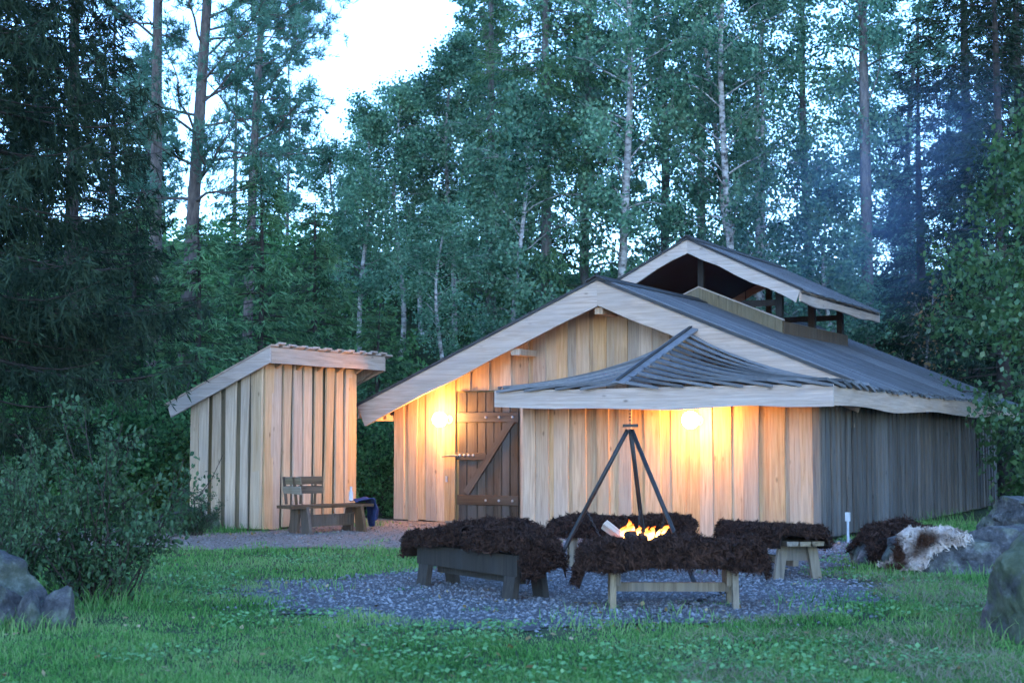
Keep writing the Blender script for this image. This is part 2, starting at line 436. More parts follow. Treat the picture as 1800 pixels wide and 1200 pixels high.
def edge_dist(poly, x, y):
    poly = np.array(poly, float); d = np.full(len(x), 1e9)
    for a, b in zip(poly, np.roll(poly, -1, 0)):
        ab = b - a; t = np.clip(((x - a[0]) * ab[0] + (y - a[1]) * ab[1]) / (ab @ ab), 0, 1)
        d = np.minimum(d, np.hypot(x - a[0] - t * ab[0], y - a[1] - t * ab[1]))
    return d

def pebbles(name, poly, n, z, s0, s1, mat, seed, bounds, spill=0.25):
    rng = np.random.default_rng(seed)
    x = rng.uniform(bounds[0], bounds[1], n * 3); y = rng.uniform(bounds[2], bounds[3], n * 3)
    ins = inside(poly, x, y); d = edge_dist(poly, x, y)
    keep = (ins & (rng.random(len(x)) < 0.35 + d * 1.5)) | (~ins & (rng.random(len(x)) < np.exp(-d / spill * 1.6) * 0.5))
    x = x[keep][:n]; y = y[keep][:n]; k = len(x)
    base = np.array([(1, 0, 0), (0, 1, 0), (-1, 0, 0), (0, -1, 0), (0, 0, 1.0), (0, 0, -0.6)], float)
    tri = np.array([(0, 1, 4), (1, 2, 4), (2, 3, 4), (3, 0, 4), (1, 0, 5), (2, 1, 5), (3, 2, 5), (0, 3, 5)])
    s = (s0 + (s1 - s0) * rng.random((k, 1, 1)) ** 2.2 * 1.5) * rng.uniform(0.6, 1.3, (k, 6, 1))
    ang = rng.uniform(0, 6.3, k); ca, sa = np.cos(ang)[:, None], np.sin(ang)[:, None]
    b = base[None] * s
    vx = b[..., 0] * ca - b[..., 1] * sa; vy = b[..., 0] * sa + b[..., 1] * ca
    V = np.stack([vx + x[:, None], vy + y[:, None], b[..., 2] * 0.7 + z + s0 * 0.3], -1).reshape(-1, 3)
    F = (tri[None] + (np.arange(k) * 6)[:, None, None]).reshape(-1, 3)
    return stuff(link(name, mesh_np(name, V, F, mat)))

g1 = pebbles('gravel', RING, 33000, 0.010, 0.006, 0.018, M['gravel'], 11, (-3.2, 6.2, 10.2, 22))
g1['label'] = 'loose blue grey gravel covering the fire yard'; g1['category'] = 'gravel'
g2 = pebbles('path_gravel', PATH, 7000, 0.006, 0.008, 0.02, M['path_stone'], 12, (-9, 1.2, 17.8, 26))
g2['label'] = 'pale sandy gravel strewn on the path to the shed'; g2['category'] = 'gravel'

# ------------------------------------------------------------------ lodge
ANG = math.atan2(-0.494, 0.869)
LR = Vector((4.25, 19.77, 0.0))
F2 = np.array([0.869, -0.494]); D2 = np.array([0.494, 0.869])
def world(x, y, z=0.0, root=LR):
    return Vector((root[0] + F2[0] * x + D2[0] * y, root[1] + F2[1] * x + D2[1] * y, z))

lodge = thing('timber_lodge', 'long low timber lodge with dark board roof, porch and open roof vent', 'building', LR, ANG)

RX, RZ, SL = -3.9, 3.99, 0.418      # main ridge, slope
def zr(x): return RZ - SL * abs(x - RX)

def plank(w, zl, zr_, t, rng, amp=0.008, segs=6, z0=0.0):
    """board along z; x across; front face at -t; tops differ left/right for a raking cut"""
    n = segs + 1
    le = -w / 2 + rnd_path(rng, 0, 1, n, amp); re = w / 2 + rnd_path(rng, 0, 1, n, amp)
    bow = rnd_path(rng, 0, 1, n, amp * 0.25)
    u = np.linspace(0, 1, n)
    A = Acc(); V = []
    ch = min(0.007, t * 0.3)
    for i in range(n):
        a = z0 + (zl - z0) * u[i]; b = z0 + (zr_ - z0) * u[i]
        V += [(le[i], bow[i], a), (re[i], bow[i], b), (re[i] - ch, bow[i] - t, b), (le[i] + ch, bow[i] - t, a)]
    F = []
    for i in range(segs):
        o = i * 4
        for q in range(4):
            F.append((o + q, o + (q + 1) % 4, o + 4 + (q + 1) % 4, o + 4 + q))
    F += [(3, 2, 1, 0), (segs * 4, segs * 4 + 1, segs * 4 + 2, segs * 4 + 3)]
    A.add(V, F)
    return A

def board_wall(parent, x0, x1, top, bottom, pitch, ow, seed, mat, umat, place, amp=0.008, t=0.028, skip=None, jit=0.2):
    """board on board cladding. place(x) -> (loc, rot)"""
    rng = np.random.default_rng(seed)
    x = x0
    edges = [x0]
    while x < x1 - pitch * 0.6:
        x += pitch * rng.uniform(1 - jit, 1 + jit); edges.append(min(x, x1))
    if edges[-1] < x1: edges.append(x1)
    segs = []
    for a, b in zip(edges, edges[1:]):
        segs.append(((a + b) / 2, (b - a) - 0.004, 0.0, umat))
    for i, e in enumerate(edges):
        w = ow * rng.uniform(0.85, 1.2)
        c = e
        if i == 0: c = e + w / 2
        if i == len(edges) - 1: c = e - w / 2
        segs.append((c, w, -0.024, mat))
    for c, w, off, m in segs:
        zb = bottom(c) + rng.uniform(-0.015, 0.015)
        tl, tr = top(c - w / 2), top(c + w / 2)
        if skip is not None:
            r = skip(c, w)
            if r == 'no': continue
            if r is not None: zb = r
        me = plank(w, tl - zb, tr - zb, t, rng, amp).mesh('plank', m)
        loc, rot = place(c, off)
        link('plank', me, parent, (loc[0], loc[1], zb), rot)

# structural panels behind the cladding (thin walls of the shell)
def wall_panel(name, A, mat):
    return link(name, A.mesh(name, mat), lodge)

# gable wall (y = 1.63)
a = Acc()
xs = np.linspace(-8.16, -0.02, 30)
topl = [(x, 1.66, zr(x) - 0.17) for x in xs]; botl = [(x, 1.66, 0.05) for x in xs]
a.strip(topl, botl, (0, 0.10, 0))
gable = wall_panel('gable_wall', a, M['under'])
def skip_g(c, w):
    if -6.93 < c < -5.57: return 2.26
    if c > -5.0 and c < -0.0: return 1.6
    return None
board_wall(gable, -8.21, 0.0, lambda x: zr(x) - 0.16, lambda x: 0.02, 0.36, 0.225, 21, M['pine_wall'], M['pine_wall'],
           lambda c, o: ((c, 1.66 + o, 0), (0, 0, 0)), skip=skip_g)
# porch wall (y = 0)
a = Acc(); a.box(-4.66, -0.04, 0.03, 0.12, 0.12, 2.1)
a.box(-4.66, -4.56, 0.12, 1.6, 0.1, 2.1)
porch = wall_panel('porch_wall', a, M['under'])
board_wall(porch, -4.69, 0.0, lambda x: 2.12, lambda x: 0.02 - 0.03 * (x / -4.69), 0.37, 0.235, 22, M['pine_wall'], M['pine_wall'],
           lambda c, o: ((c, 0.03 + o, 0), (0, 0, 0)))
# long wall (x = 0), faces +x
a = Acc(); a.box(-0.12, -0.03, 0.14, 12.2, 0.1, 2.12)
longw = wall_panel('long_wall', a, M['post'])
board_wall(longw, 0.03, 12.2, lambda x: 2.16, lambda x: 0.06, 0.27, 0.15, 23, M['long_wall'], M['long_wall'],
           lambda c, o: ((-0.03 - 1.5 * o, c, 0), (0, 0, math.pi / 2)), amp=0.006)
# rear and far walls, foundation
a = Acc(); a.box(-8.16, -8.06, 1.8, 12.1, 0.05, 1.9)
wall_panel('eaves_wall', a, M['pine_side'])
a = Acc()
xs = np.linspace(-8.06, -0.14, 12)
a.strip([(x, 12.05, zr(x) - 0.18) for x in xs], [(x, 12.05, 0.05) for x in xs], (0, 0.1, 0))
wall_panel('end_wall', a, M['pine_side'])
a = Acc(); a.box(-8.0, -0.15, 1.85, 12.0, 0.0, 0.06); a.box(-4.5, -0.15, 0.14, 1.85, 0.0, 0.055)
wall_panel('foundation', a, M['rock'])
# corner board where porch wall meets long wall
a = Acc(); a.box(-0.10, 0.005, -0.055, -0.024, 0.02, 2.1); 
link('corner_board', a.mesh('corner_board', M['pine_side']), lodge, (0.03, 0, 0))

# ---- main roof
roof = link('roof', None, lodge)
a = Acc()
for s, x_e in ((-1, -8.5), (1, 0.42)):
    # sheathing slabs, hole for the vent on both sides
    def slab(xa, xb, ya, yb):
        za, zb = zr(xa) - 0.06, zr(xb) - 0.06
        a.strip([(xa, ya, za), (xb, ya, zb)], [(xa, ya, za - 0.05), (xb, ya, zb - 0.05)], (0, yb - ya, 0))
    xv = RX + s * 1.6
    slab(RX, x_e, 1.06, 5.3); slab(RX, x_e, 9.3, 12.5); slab(xv, x_e, 5.3, 9.3)
slabme = link('roof_sheathing', fix_normals(a.mesh('roof_sheathing', M['pine_trim'])), roof)

rng = np.random.default_rng(31)
def slope_board(x_top, x_bot, y, w, lift, rng, mat, amp=0.006):
    """one roof board running down the slope at depth y"""
    n = 7
    xs = np.linspace(x_top, x_bot + rng.uniform(-0.03, 0.03), n)
    dx = np.array([-0.02 * (RX - x_top), 0])
    c0 = y - w / 2 + rnd_path(rng, 0, 1, n, amp); c1 = y + w / 2 + rnd_path(rng, 0, 1, n, amp)
    A = Acc()
    x0, z0 = x_top, zr(x_top)
    top = [(xs[i] - x0, c0[i] - y, zr(xs[i]) - z0 + lift) for i in range(n)]
    top2 = [(xs[i] - x0, c1[i] - y, zr(xs[i]) - z0 + lift) for i in range(n)]
    A.strip(top, top2, (0, 0, -0.024))
    return fix_normals(A.mesh('roof_board', mat)), (x0, y, z0)

y = 1.02
k = 0
while y < 12.5:
    w = rng.uniform(0.135, 0.165)
    lift = -0.02 if k % 2 == 0 else 0.018
    xt = RX + 0.02 if not (5.25 < y < 9.35) else RX + 1.63
    me, loc = slope_board(xt, 0.5, y + w / 2, w + 0.025, lift, rng, M['roof'])
    link('roof_board', me, roof, loc)
    y += w - 0.012; k += 1
# far slope, seen only along its edge
y = 1.02; k = 0
while y < 12.5:
    w = 0.34
    xt = RX - 0.02 if not (5.2 < y + w / 2 < 9.4) else RX - 1.63
    me, loc = slope_board(xt, -8.58, y + w / 2, w, -0.01 + 0.02 * (k % 2), rng, M['roof'])
    link('roof_board', me, roof, loc)
    y += w - 0.01; k += 1
# ridge cap
for s in (-1, 1):
    for (ya, yb) in ((0.93, 5.3), (9.3, 12.55)):
        a = Acc()
        a.strip([(RX - s * 0.012, ya, RZ + 0.055), (RX + s * 0.17, ya, zr(RX + 0.17) + 0.04)],
                [(RX - s * 0.012, ya, RZ + 0.03), (RX + s * 0.17, ya, zr(RX + 0.17) + 0.016)], (0, yb - ya, 0))
        link('ridge_cap', fix_normals(a.mesh('ridge_cap', M['roof_edge'])), roof)

def verge_board(xa, xb, y, hgt, t, seed, zfun, amp=0.012, mat=None):
    """raking board below the roof edge, bottom edge left waney"""
    rng = np.random.default_rng(seed); n = 26
    xs = np.linspace(xa, xb, n)
    wob = rnd_path(rng, 0, 1, n, amp)
    d = 1 if xb > xa else -1
    top = [(x, y, zfun(x)) for x in xs]
    bot = [(x, y, zfun(x) - hgt + wb) for x, wb in zip(xs, wob)]
    # square cut at the low end
    for i in range(n):
        f = abs(xs[i] - xa) / abs(xb - xa)
        bx = xs[i] - d * 0.38 * hgt * max(0, (f - 0.5) * 2) ** 3
        bot[i] = (bx, y, zfun(bx) - hgt + wob[i])
    A = Acc(); A.strip(top, bot, (0, t, 0))
    return fix_normals(A.mesh('verge_board', mat or M['pine_trim']))

zt_ = lambda x: zr(x) - 0.035
link('verge_board', verge_board(RX, -8.56, 1.0, 0.40, 0.045, 41, zt_), roof)
link('verge_board', verge_board(RX, 0.42, 1.003, 0.40, 0.042, 42, zt_), roof)
link('verge_board', verge_board(RX, 0.48, 12.42, 0.30, 0.045, 43, zt_), roof)
link('verge_board', verge_board(RX, -8.56, 12.42, 0.30, 0.045, 44, zt_), roof)
# dark roof edge over the verge
for s, xe in ((-1, -8.6), (1, 0.5)):
    a = Acc()
    a.strip([(RX, 0.975, RZ + 0.012), (xe, 0.975, zr(xe) + 0.012)], [(RX, 0.975, RZ - 0.036), (xe, 0.975, zr(xe) - 0.036)], (0, 0.028, 0))
    link('roof_edge_board', fix_normals(a.mesh('roof_edge_board', M['roof_edge'])), roof)

def wavy_fascia(L, h0, h1, t, seed, amp=0.018, ampt=0.004, n=36, mat=None):
    rng = np.random.default_rng(seed)
    xs = np.linspace(0, L, n)
    top = rnd_path(rng, 0, 1, n, ampt); bot = rnd_path(rng, 0, 1, n, amp)
    k = np.ones(7) / 7
    bot = np.convolve(np.pad(bot, 3, 'edge'), k, 'valid') * 1.6
    hh = np.linspace(h0, h1, n)
    A = Acc(); A.strip([(x, 0, tt) for x, tt in zip(xs, top)], [(x, 0, b - h) for x, b, h in zip(xs, bot, hh)], (0, t, 0))
    return fix_normals(A.mesh('fascia_board', mat or M['pine_trim']))

# fascia along the long eave (faces +x) and on the far eave
link('fascia_board', wavy_fascia(13.2, 0.30, 0.26, 0.04, 51, 0.03), roof, (0.46, -0.745, 2.135), (0, 0, math.pi / 2))
link('fascia_board', wavy_fascia(11.4, 0.22, 0.22, 0.04, 52), roof, (-8.56, 1.06, 2.0), (0, 0, math.pi / 2))

# purlin ends showing under the gable verge
for x, z, s in ((RX, 3.47, 0.07), (-5.42, 2.86, 0.09), (-8.28, 1.80, 0.06), (-2.0, 2.72, 0.08)):
    a = Acc(); a.box(-s, s, 1.06 if x > -8 else 1.02, 2.0, -0.05, 0.05)
    link('purlin', a.mesh('purlin', M['pine_wall']), roof, (x, 0, z))
a = Acc(); a.box(-8.5, -8.16, 1.30, 1.42, 1.78, 1.88); link('rafter_tail', a.mesh('rafter_tail', M['pine_wall']), roof)

# ---- porch roof: boards fanned round from the hip
proof = link('porch_roof', None, lodge)
A0 = np.array([-2.65, -0.86, 2.20]); E0 = np.array([-2.3, 1.0, 3.06])     # hip, foot and head
B0 = np.array([0.52, -0.86, 2.17]); C0 = np.array([0.52, 1.05, 2.15])
L0 = np.array([-4.80, -0.86, 2.17]); K0 = np.array([-4.80, 1.62, 2.22])
def along(p, q, t): return p + (q - p) * t
def fan_board(p0, q0, p1, q1, lift, sag, rng, n=9):
    """board between two fan lines p0->q0 and p1->q1"""
    u = np.linspace(0, 1, n)
    sg = -sag * 4 * u * (1 - u)
    e0 = p0[None] + (q0 - p0)[None] * u[:, None]; e1 = p1[None] + (q1 - p1)[None] * u[:, None]
    L = np.linalg.norm(q0 - p0)
    e0[:, 2] += sg * L + lift; e1[:, 2] += sg * L - lift * 0.2
    e0[-1] += (q0 - p0) / max(L, .1) * rng.uniform(-0.01, 0.02); e1[-1] += (q1 - p1) / max(L, .1) * rng.uniform(-0.01, 0.04)
    o = p0.copy()
    A = Acc(); A.strip(e0 - o, e1 - o, (0, 0, -0.04))
    return fix_normals(A.mesh('roof_board', M['roof'])), o
def eave_r(t):
    # t 0..1 along front eave A->B then back along B->C
    T = 0.62
    return along(A0, B0, t / T) if t < T else along(B0, C0, (t - T) / (1 - T))
def eave_l(t):
    T = 0.5
    return along(A0, L0, t / T) if t < T else along(L0, K0, (t - T) / (1 - T))
rng = np.random.default_rng(33)
NR = 12
ts = np.linspace(0.0, 1.0, NR + 1) ** 0.95
for i in range(NR):
    t0, t1 = ts[i], min(1.0, ts[i + 1] + 0.012)
    me, o = fan_board(along(A0, E0, t0), eave_r(t0 * 1.0 + 0.0), along(A0, E0, t1), eave_r(t1), 0.07, 0.045 * (0.3 + t0), rng)
    link('roof_board', me, proof, o)
NL = 9
ts = np.linspace(0.0, 1.0, NL + 1)
for i in range(NL):
    t0, t1 = ts[i], min(1.0, ts[i + 1] + 0.015)
    me, o = fan_board(along(A0, E0, t0), eave_l(t0), along(A0, E0, t1), eave_l(t1), 0.05, 0.035, rng)
    link('roof_board', me, proof, o)
# hip cap: two dark boards
d = (E0 - A0)
for s in (-1, 1):
    A = Acc()
    p = A0 + np.array([0, 0, 0.045]) - d * 0.02; q = E0 + np.array([0, 0.0, 0.05]) + d * 0.01
    w = np.array([s * 0.12, 0, -0.022])
    A.strip([p, q], [p + w, q + w], (0, 0, 0.024))
    link('hip_cap', fix_normals(A.mesh('hip_cap', M['roof'])), proof)
A = Acc(); p = A0 + np.array([0, 0, 0.075]) - d * 0.015; q = E0 + np.array([0, 0, 0.08]) + d * 0.015
A.strip([p + (-0.025, 0, 0), q + (-0.025, 0, 0)], [p + (0.025, 0, 0), q + (0.025, 0, 0)], (0, 0, 0.02))
link('hip_batten', fix_normals(A.mesh('hip_batten', M['roof_edge'])), proof)
# fascia across the front and short one on the porch side
link('fascia_board', wavy_fascia(5.2, 0.26, 0.32, 0.045, 53, 0.022), proof, (-4.74, -0.80, 2.155))
link('fascia_board', wavy_fascia(1.7, 0.22, 0.22, 0.04, 54, 0.01), proof, (-4.70, -0.75, 2.15), (0, 0, math.pi / 2))
a = Acc(); a.box(-4.66, 0.40, -0.755, -0.02, 2.06, 2.085)
link('soffit', a.mesh('soffit', M['pine_wall']), proof)
for x in (-4.52, -4.1):
    a = Acc(); a.box(-0.06, 0.06, -0.74, -0.03, 0, 0.11)
    link('rafter_tail', a.mesh('rafter_tail', M['pine_wall']), proof, (x, 0, 1.945))

# ---- roof vent
vent = link('roof_vent', None, lodge)
VZ, VS = 5.10, 0.49
def zv(x): return VZ - VS * abs(x - RX)
VY0, VY1, VH = 4.74, 9.9, 2.12
for s in (-1, 1):
    y = VY0 + 0.02; k = 0
    while y < VY1 - 0.05:
        w = min(0.16, VY1 - y)
        n = 5; xs = np.linspace(RX + s * 0.01, RX + s * (VH + 0.05 + rng.uniform(-0.03, 0.03)), n)
        A = Acc(); lf = 0.012 * (k % 2)
        yo = y
        A.strip([(x, 0, zv(x) + lf) for x in xs], [(x, w + 0.01, zv(x) + lf) for x in xs], (0, 0, -0.022))
        link('roof_board', fix_normals(A.mesh('roof_board', M['roof'])), vent, (0, yo, 0))
        y += w; k += 1
    A = Acc(); xe = RX + s * VH
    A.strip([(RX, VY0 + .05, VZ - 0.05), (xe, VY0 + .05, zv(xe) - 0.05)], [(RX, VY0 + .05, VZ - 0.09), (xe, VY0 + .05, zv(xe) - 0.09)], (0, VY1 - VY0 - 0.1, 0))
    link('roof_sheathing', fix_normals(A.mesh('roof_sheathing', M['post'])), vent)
    link('verge_board', verge_board(RX, xe, VY0, 0.235, 0.045, 60 + s, lambda x: zv(x) - 0.03, 0.014), vent)
    link('verge_board', verge_board(RX, xe, VY1 - 0.05, 0.22, 0.045, 63 + s, lambda x: zv(x) - 0.03, 0.014), vent)
    A = Acc(); A.strip([(RX, VY0 - 0.03, VZ + 0.015), (xe + s * .05, VY0 - 0.03, zv(xe) + 0.0)], [(RX, VY0 - 0.03, VZ - 0.03), (xe + s * .05, VY0 - 0.03, zv(xe) - 0.045)], (0, 0.03, 0))
    link('roof_edge_board', fix_normals(A.mesh('roof_edge_board', M['roof_edge'])), vent)
    A = Acc(); A.strip([(RX - s * .01, VY0 - 0.05, VZ + 0.06), (RX + s * 0.15, VY0 - 0.05, zv(RX + .15) + 0.045)],
                       [(RX - s * .01, VY0 - 0.05, VZ + 0.035), (RX + s * 0.15, VY0 - 0.05, zv(RX + .15) + 0.02)], (0, VY1 - VY0 + 0.1, 0))
    link('ridge_cap', fix_normals(A.mesh('ridge_cap', M['roof_edge'])), vent)
    link('fascia_board', wavy_fascia(VY1 - VY0 - 0.05, 0.2, 0.2, 0.04, 66 + s, 0.016, mat=M['pine_trim']), vent, (xe + (0.0 if s > 0 else 0.04), VY0 + 0.046, zv(xe) - 0.03), (0, 0, math.pi / 2))
    # curb round the opening
    xc = RX + s * 1.6
    A = Acc(); A.strip([(RX, 5.28, RZ + 0.25), (xc, 5.28, zr(xc) + 0.25)], [(RX, 5.28, RZ - 0.05), (xc, 5.28, zr(xc) - 0.05)], (0, 0.04, 0))
    link('curb_board', fix_normals(A.mesh('curb_board', M['under'])), vent)
    A = Acc(); A.strip([(RX, 5.26, RZ + 0.275), (xc + s * .03, 5.26, zr(xc + s * .03) + 0.275)], [(RX, 5.26, RZ + 0.252), (xc + s * .03, 5.26, zr(xc + s * .03) + 0.252)], (0, 0.08, 0))
    link('curb_cap', fix_normals(A.mesh('curb_cap', M['pine_trim'])), vent)
    A = Acc(); A.box(xc - 0.02, xc + 0.02, 5.325, 9.3, zr(xc) - 0.08, zr(xc) + 0.23)
    link('curb_board', A.mesh('curb_board', M['dark_wood']), vent)
    for yy in (5.42, 7.3, 9.15):
        A = Acc(); xp = xc - s * 0.09
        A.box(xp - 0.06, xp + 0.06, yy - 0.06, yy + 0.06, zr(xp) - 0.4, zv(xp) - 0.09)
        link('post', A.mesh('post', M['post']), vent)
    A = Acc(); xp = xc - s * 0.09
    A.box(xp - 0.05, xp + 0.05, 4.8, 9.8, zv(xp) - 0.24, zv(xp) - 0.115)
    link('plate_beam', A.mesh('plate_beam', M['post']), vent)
for yy in (5.42, 9.15):
    A = Acc(); A.box(RX - 0.055, RX + 0.055, yy - 0.05, yy + 0.05, RZ - 0.2, VZ - 0.1)
    link('post', A.mesh('post', M['post']), vent)
    A = Acc(); A.box(RX - 1.5, RX + 1.5, yy + 0.055, yy + 0.12, 3.86, 3.97)
    link('tie_beam', A.mesh('tie_beam', M['post']), vent)
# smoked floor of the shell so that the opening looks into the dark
# ---- door
DX0, DX1, DZ = -6.87, -5.58, 2.24
door = link('door', None, lodge, (DX0, 1.6, 0.0))
rng = np.random.default_rng(35)
x = 0.03
DW = DX1 - DX0
while x < DW - 0.05:
    w = min(rng.uniform(0.15, 0.21), DW - 0.02 - x)
    me = plank(w - 0.006, DZ - 0.06, DZ - 0.06, 0.03, rng, 0.002).mesh('door_plank', M['door'])
    link('door_plank', me, door, (x + w / 2, rng.uniform(-0.004, 0.004), 0.05))
    x += w
def batten(x0, z0, x1, z1, w, t, yoff, nm='batten'):
    L = math.hypot(x1 - x0, z1 - z0); an = math.atan2(x1 - x0, z1 - z0)
    me = plank(w, L, L, t, rng, 0.003).mesh(nm, M['door'])
    return link(nm, me, door, (x0, yoff, z0), (0, an, 0))
bats = [batten(0.03, 1.80, DW - 0.06, 1.80, 0.17, 0.035, -0.036), batten(0.03, 0.40, DW - 0.06, 0.40, 0.17, 0.035, -0.036), batten(0.0, 1.14, 0.60, 1.14, 0.13, 0.035, -0.036)]
br = batten(0.2, 0.52, 1.14, 1.80, 0.13, 0.03, -0.04, 'brace')
def bolt_me():
    A = Acc(); P = [(0, 0, 0), (0, -0.012, 0), (0, -0.018, 0)]
    A.tube(P, [0.022, 0.022, 0.008], 8); return A.mesh('bolt', M['bolt'], True)
bm_ = bolt_me()
for z in (1.80, 0.40):
    for x in (0.6, 0.86, 1.12):
        link('bolt', bm_, door, (x, -0.07, z))
for x in (0.08, 0.17, 0.26, 0.35):
    link('bolt', bm_, door, (x, -0.07, 1.16))
A = Acc(); A.tube([(-0.26, -0.10, 1.135), (-0.1, -0.11, 1.15), (0.05, -0.09, 1.15)], [0.012, 0.02, 0.022], 8)
link('door_handle', A.mesh('door_handle', M['bench_light'], True), door)
A = Acc(); A.box(-0.2, -0.165, -0.085, -0.06, 0.70, 0.80)
link('lock_plate', A.mesh('lock_plate', M['bolt']), door)
A = Acc(); A.box(DW - 0.015, DW + 0.07, -0.07, 0.03, 0.0, DZ + 0.03)
link('door_jamb', A.mesh('door_jamb', M['pine_wall']), door)
A = Acc(); A.box(-0.1, DW + 0.1, -0.25, 0.02, 0.0, 0.045)
link('door_sill', A.mesh('door_sill', M['bench_light']), door)
# small conduit with switch box by the wall corner
cond = thing('ground_conduit', 'thin grey conduit with white box standing by the dark long wall', 'conduit', world(0.35, 0.15, 0.0), ANG)
A = Acc(); A.tube([(0, 0, 0), (0, 0, 0.3)], 0.018, 8); link('pipe', A.mesh('pipe', M['grey_metal'], True), cond)
A = Acc(); A.box(-0.03, 0.03, -0.03, 0.03, 0.3, 0.42); link('switch_box', A.mesh('switch_box', M['white_plastic']), cond)

# ------------------------------------------------------------------ globe lamps
def uvsphere(r, nu=24, nv=14):
    A = Acc(); P = []
    th = np.linspace(0.02, math.pi - 0.02, nv)
    A.tube(np.stack([np.zeros(nv), np.zeros(nv), -r * np.cos(th)], -1), r * np.sin(th), nu, cap=True)
    return A
def wall_lamp(label, p):
    t = thing('wall_lamp', label, 'lamp', p, ANG, 'round wall lamps of the lodge')
    g = link('globe', uvsphere(0.125).mesh('globe', M['globe'], True), t)
    A = Acc(); A.tube([(0, 0.315, 0), (0, 0.29, 0), (0, 0.285, 0), (0, 0.16, 0), (0, 0.15, 0), (0, 0.10, 0)], [0.075, 0.075, 0.03, 0.03, 0.07, 0.06], 14)
    link('lamp_base', A.mesh('lamp_base', M['lamp_base'], True), t)
    return t
wall_lamp('glowing round wall lamp beside the brown plank door', world(-7.06, 1.31, 1.77))
wall_lamp('glowing round wall lamp under the porch eave', world(-1.77, -0.32, 1.70))
# lamp hanging inside the lodge, its glow catches the vent roof
t = thing('hanging_lamp', 'warm lamp hanging inside the lodge under the open roof vent', 'lamp', world(-3.4, 6.4, 2.9), ANG)
link('globe', uvsphere(0.09, 16, 10).mesh('globe', emit_mat('inner_lamp_glass', (1.0, 0.42, 0.1), 12.0), True), t)
A = Acc(); A.tube([(0, 0, 0.08), (0, 0, 1.35)], 0.008, 6); link('cord', A.mesh('cord', M['metal']), t)

# ------------------------------------------------------------------ shed
SR = Vector((-3.92, 22.3, 0.0))
shed = thing('timber_shed', 'small pale board shed with single pitch roof beside the lodge', 'shed', SR, ANG)
SZ = 2.88
def zs(x): return SZ + 0.41 * (x - 0.28)       # roof top; high edge at x = .28
a = Acc()
a.strip([(-1.38, 0.03, zs(-1.38) - 0.2), (-0.05, 0.03, zs(-0.05) - 0.2)], [(-1.38, 0.03, 0.02), (-0.05, 0.03, 0.02)], (0, 0.05, 0))
sw1 = link('pitch_wall', fix_normals(a.mesh('pitch_wall', M['under'])), shed)
a = Acc(); a.box(-0.08, -0.03, 0.06, 2.40, 0.02, 2.52); sw2 = link('tall_wall', a.mesh('tall_wall', M['under']), shed)
a = Acc(); a.box(-1.40, -1.34, 0.09, 2.40, 0.02, 1.95); link('low_wall', a.mesh('low_wall', M['pine_side']), shed)
a = Acc(); a.box(-1.33, -0.09, 2.35, 2.41, 0.02, 1.95); link('rear_wall', a.mesh('rear_wall', M['pine_side']), shed)
board_wall(sw1, -1.42, 0.02, lambda x: zs(x) - 0.17, lambda x: 0.03, 0.275, 0.185, 71, M['pine_shed'], M['under'],
           lambda c, o: ((c, 0.03 + 2.2 * o, 0), (0, 0, 0)), amp=0.013, t=0.032, jit=0.08)
board_wall(sw2, 0.0, 2.44, lambda x: 2.62, lambda x: 0.03, 0.285, 0.2, 72, M['pine_shed'], M['under'],
           lambda c, o: ((-0.03 - 2.2 * o, c, 0), (0, 0, math.pi / 2)), amp=0.013, t=0.032, jit=0.08)
sroof = link('roof', None, shed)
rng = np.random.default_rng(73)
y = -0.18; k = 0
while y < 2.98:
    w = rng.uniform(0.14, 0.19)
    A = Acc(); lf = 0.028 * (k % 2); xs = np.linspace(-1.86, 0.33 + rng.uniform(-0.02, 0.02), 5)
    A.strip([(x, 0, zs(x) + lf) for x in xs], [(x, w + 0.02, zs(x) + lf) for x in xs], (0, 0, -0.026))
    link('roof_board', fix_normals(A.mesh('roof_board', M['pine_trim'])), sroof, (0, y, 0))
    y += w - 0.01; k += 1
A = Acc(); A.strip([(-1.8, -0.1, zs(-1.8) - 0.05), (0.24, -0.1, zs(.24) - 0.05)], [(-1.8, -0.1, zs(-1.8) - 0.08), (0.24, -0.1, zs(.24) - 0.08)], (0, 3.0, 0))
link('roof_sheathing', fix_normals(A.mesh('roof_sheathing', M['pine_wall'])), sroof)
A = Acc(); A.strip([(-1.82, -0.17, zs(-1.82) - 0.03), (0.285, -0.17, zs(.285) - 0.03)], [(-1.74, -0.17, zs(-1.74) - 0.27), (0.285, -0.17, zs(.285) - 0.27)], (0, 0.04, 0))
link('verge_board', fix_normals(A.mesh('verge_board', M['pine_trim'])), sroof)
A = Acc(); A.strip([(-1.82, 2.93, zs(-1.82) - 0.03), (0.285, 2.93, zs(.285) - 0.03)], [(-1.74, 2.93, zs(-1.74) - 0.27), (0.285, 2.93, zs(.285) - 0.27)], (0, 0.04, 0))
link('verge_board', fix_normals(A.mesh('verge_board', M['pine_trim'])), sroof)
link('fascia_board', wavy_fascia(3.06, 0.245, 0.235, 0.04, 74, 0.003), sroof, (0.288, -0.128, zs(.285) - 0.03), (0, 0, math.pi / 2))
for yy in (0.25, 0.78, 1.32, 1.86, 2.38, 2.78):
    A = Acc(); A.strip([(-0.3, 0, zs(-.3) - 0.085), (0.24, 0, zs(.24) - 0.085)], [(-0.3, 0, zs(-.3) - 0.30), (0.24, 0, zs(.24) - 0.22)], (0, 0.06, 0))
    link('rafter_tail', fix_normals(A.mesh('rafter_tail', M['pine_wall'])), sroof, (0, yy, 0))
#TAIL

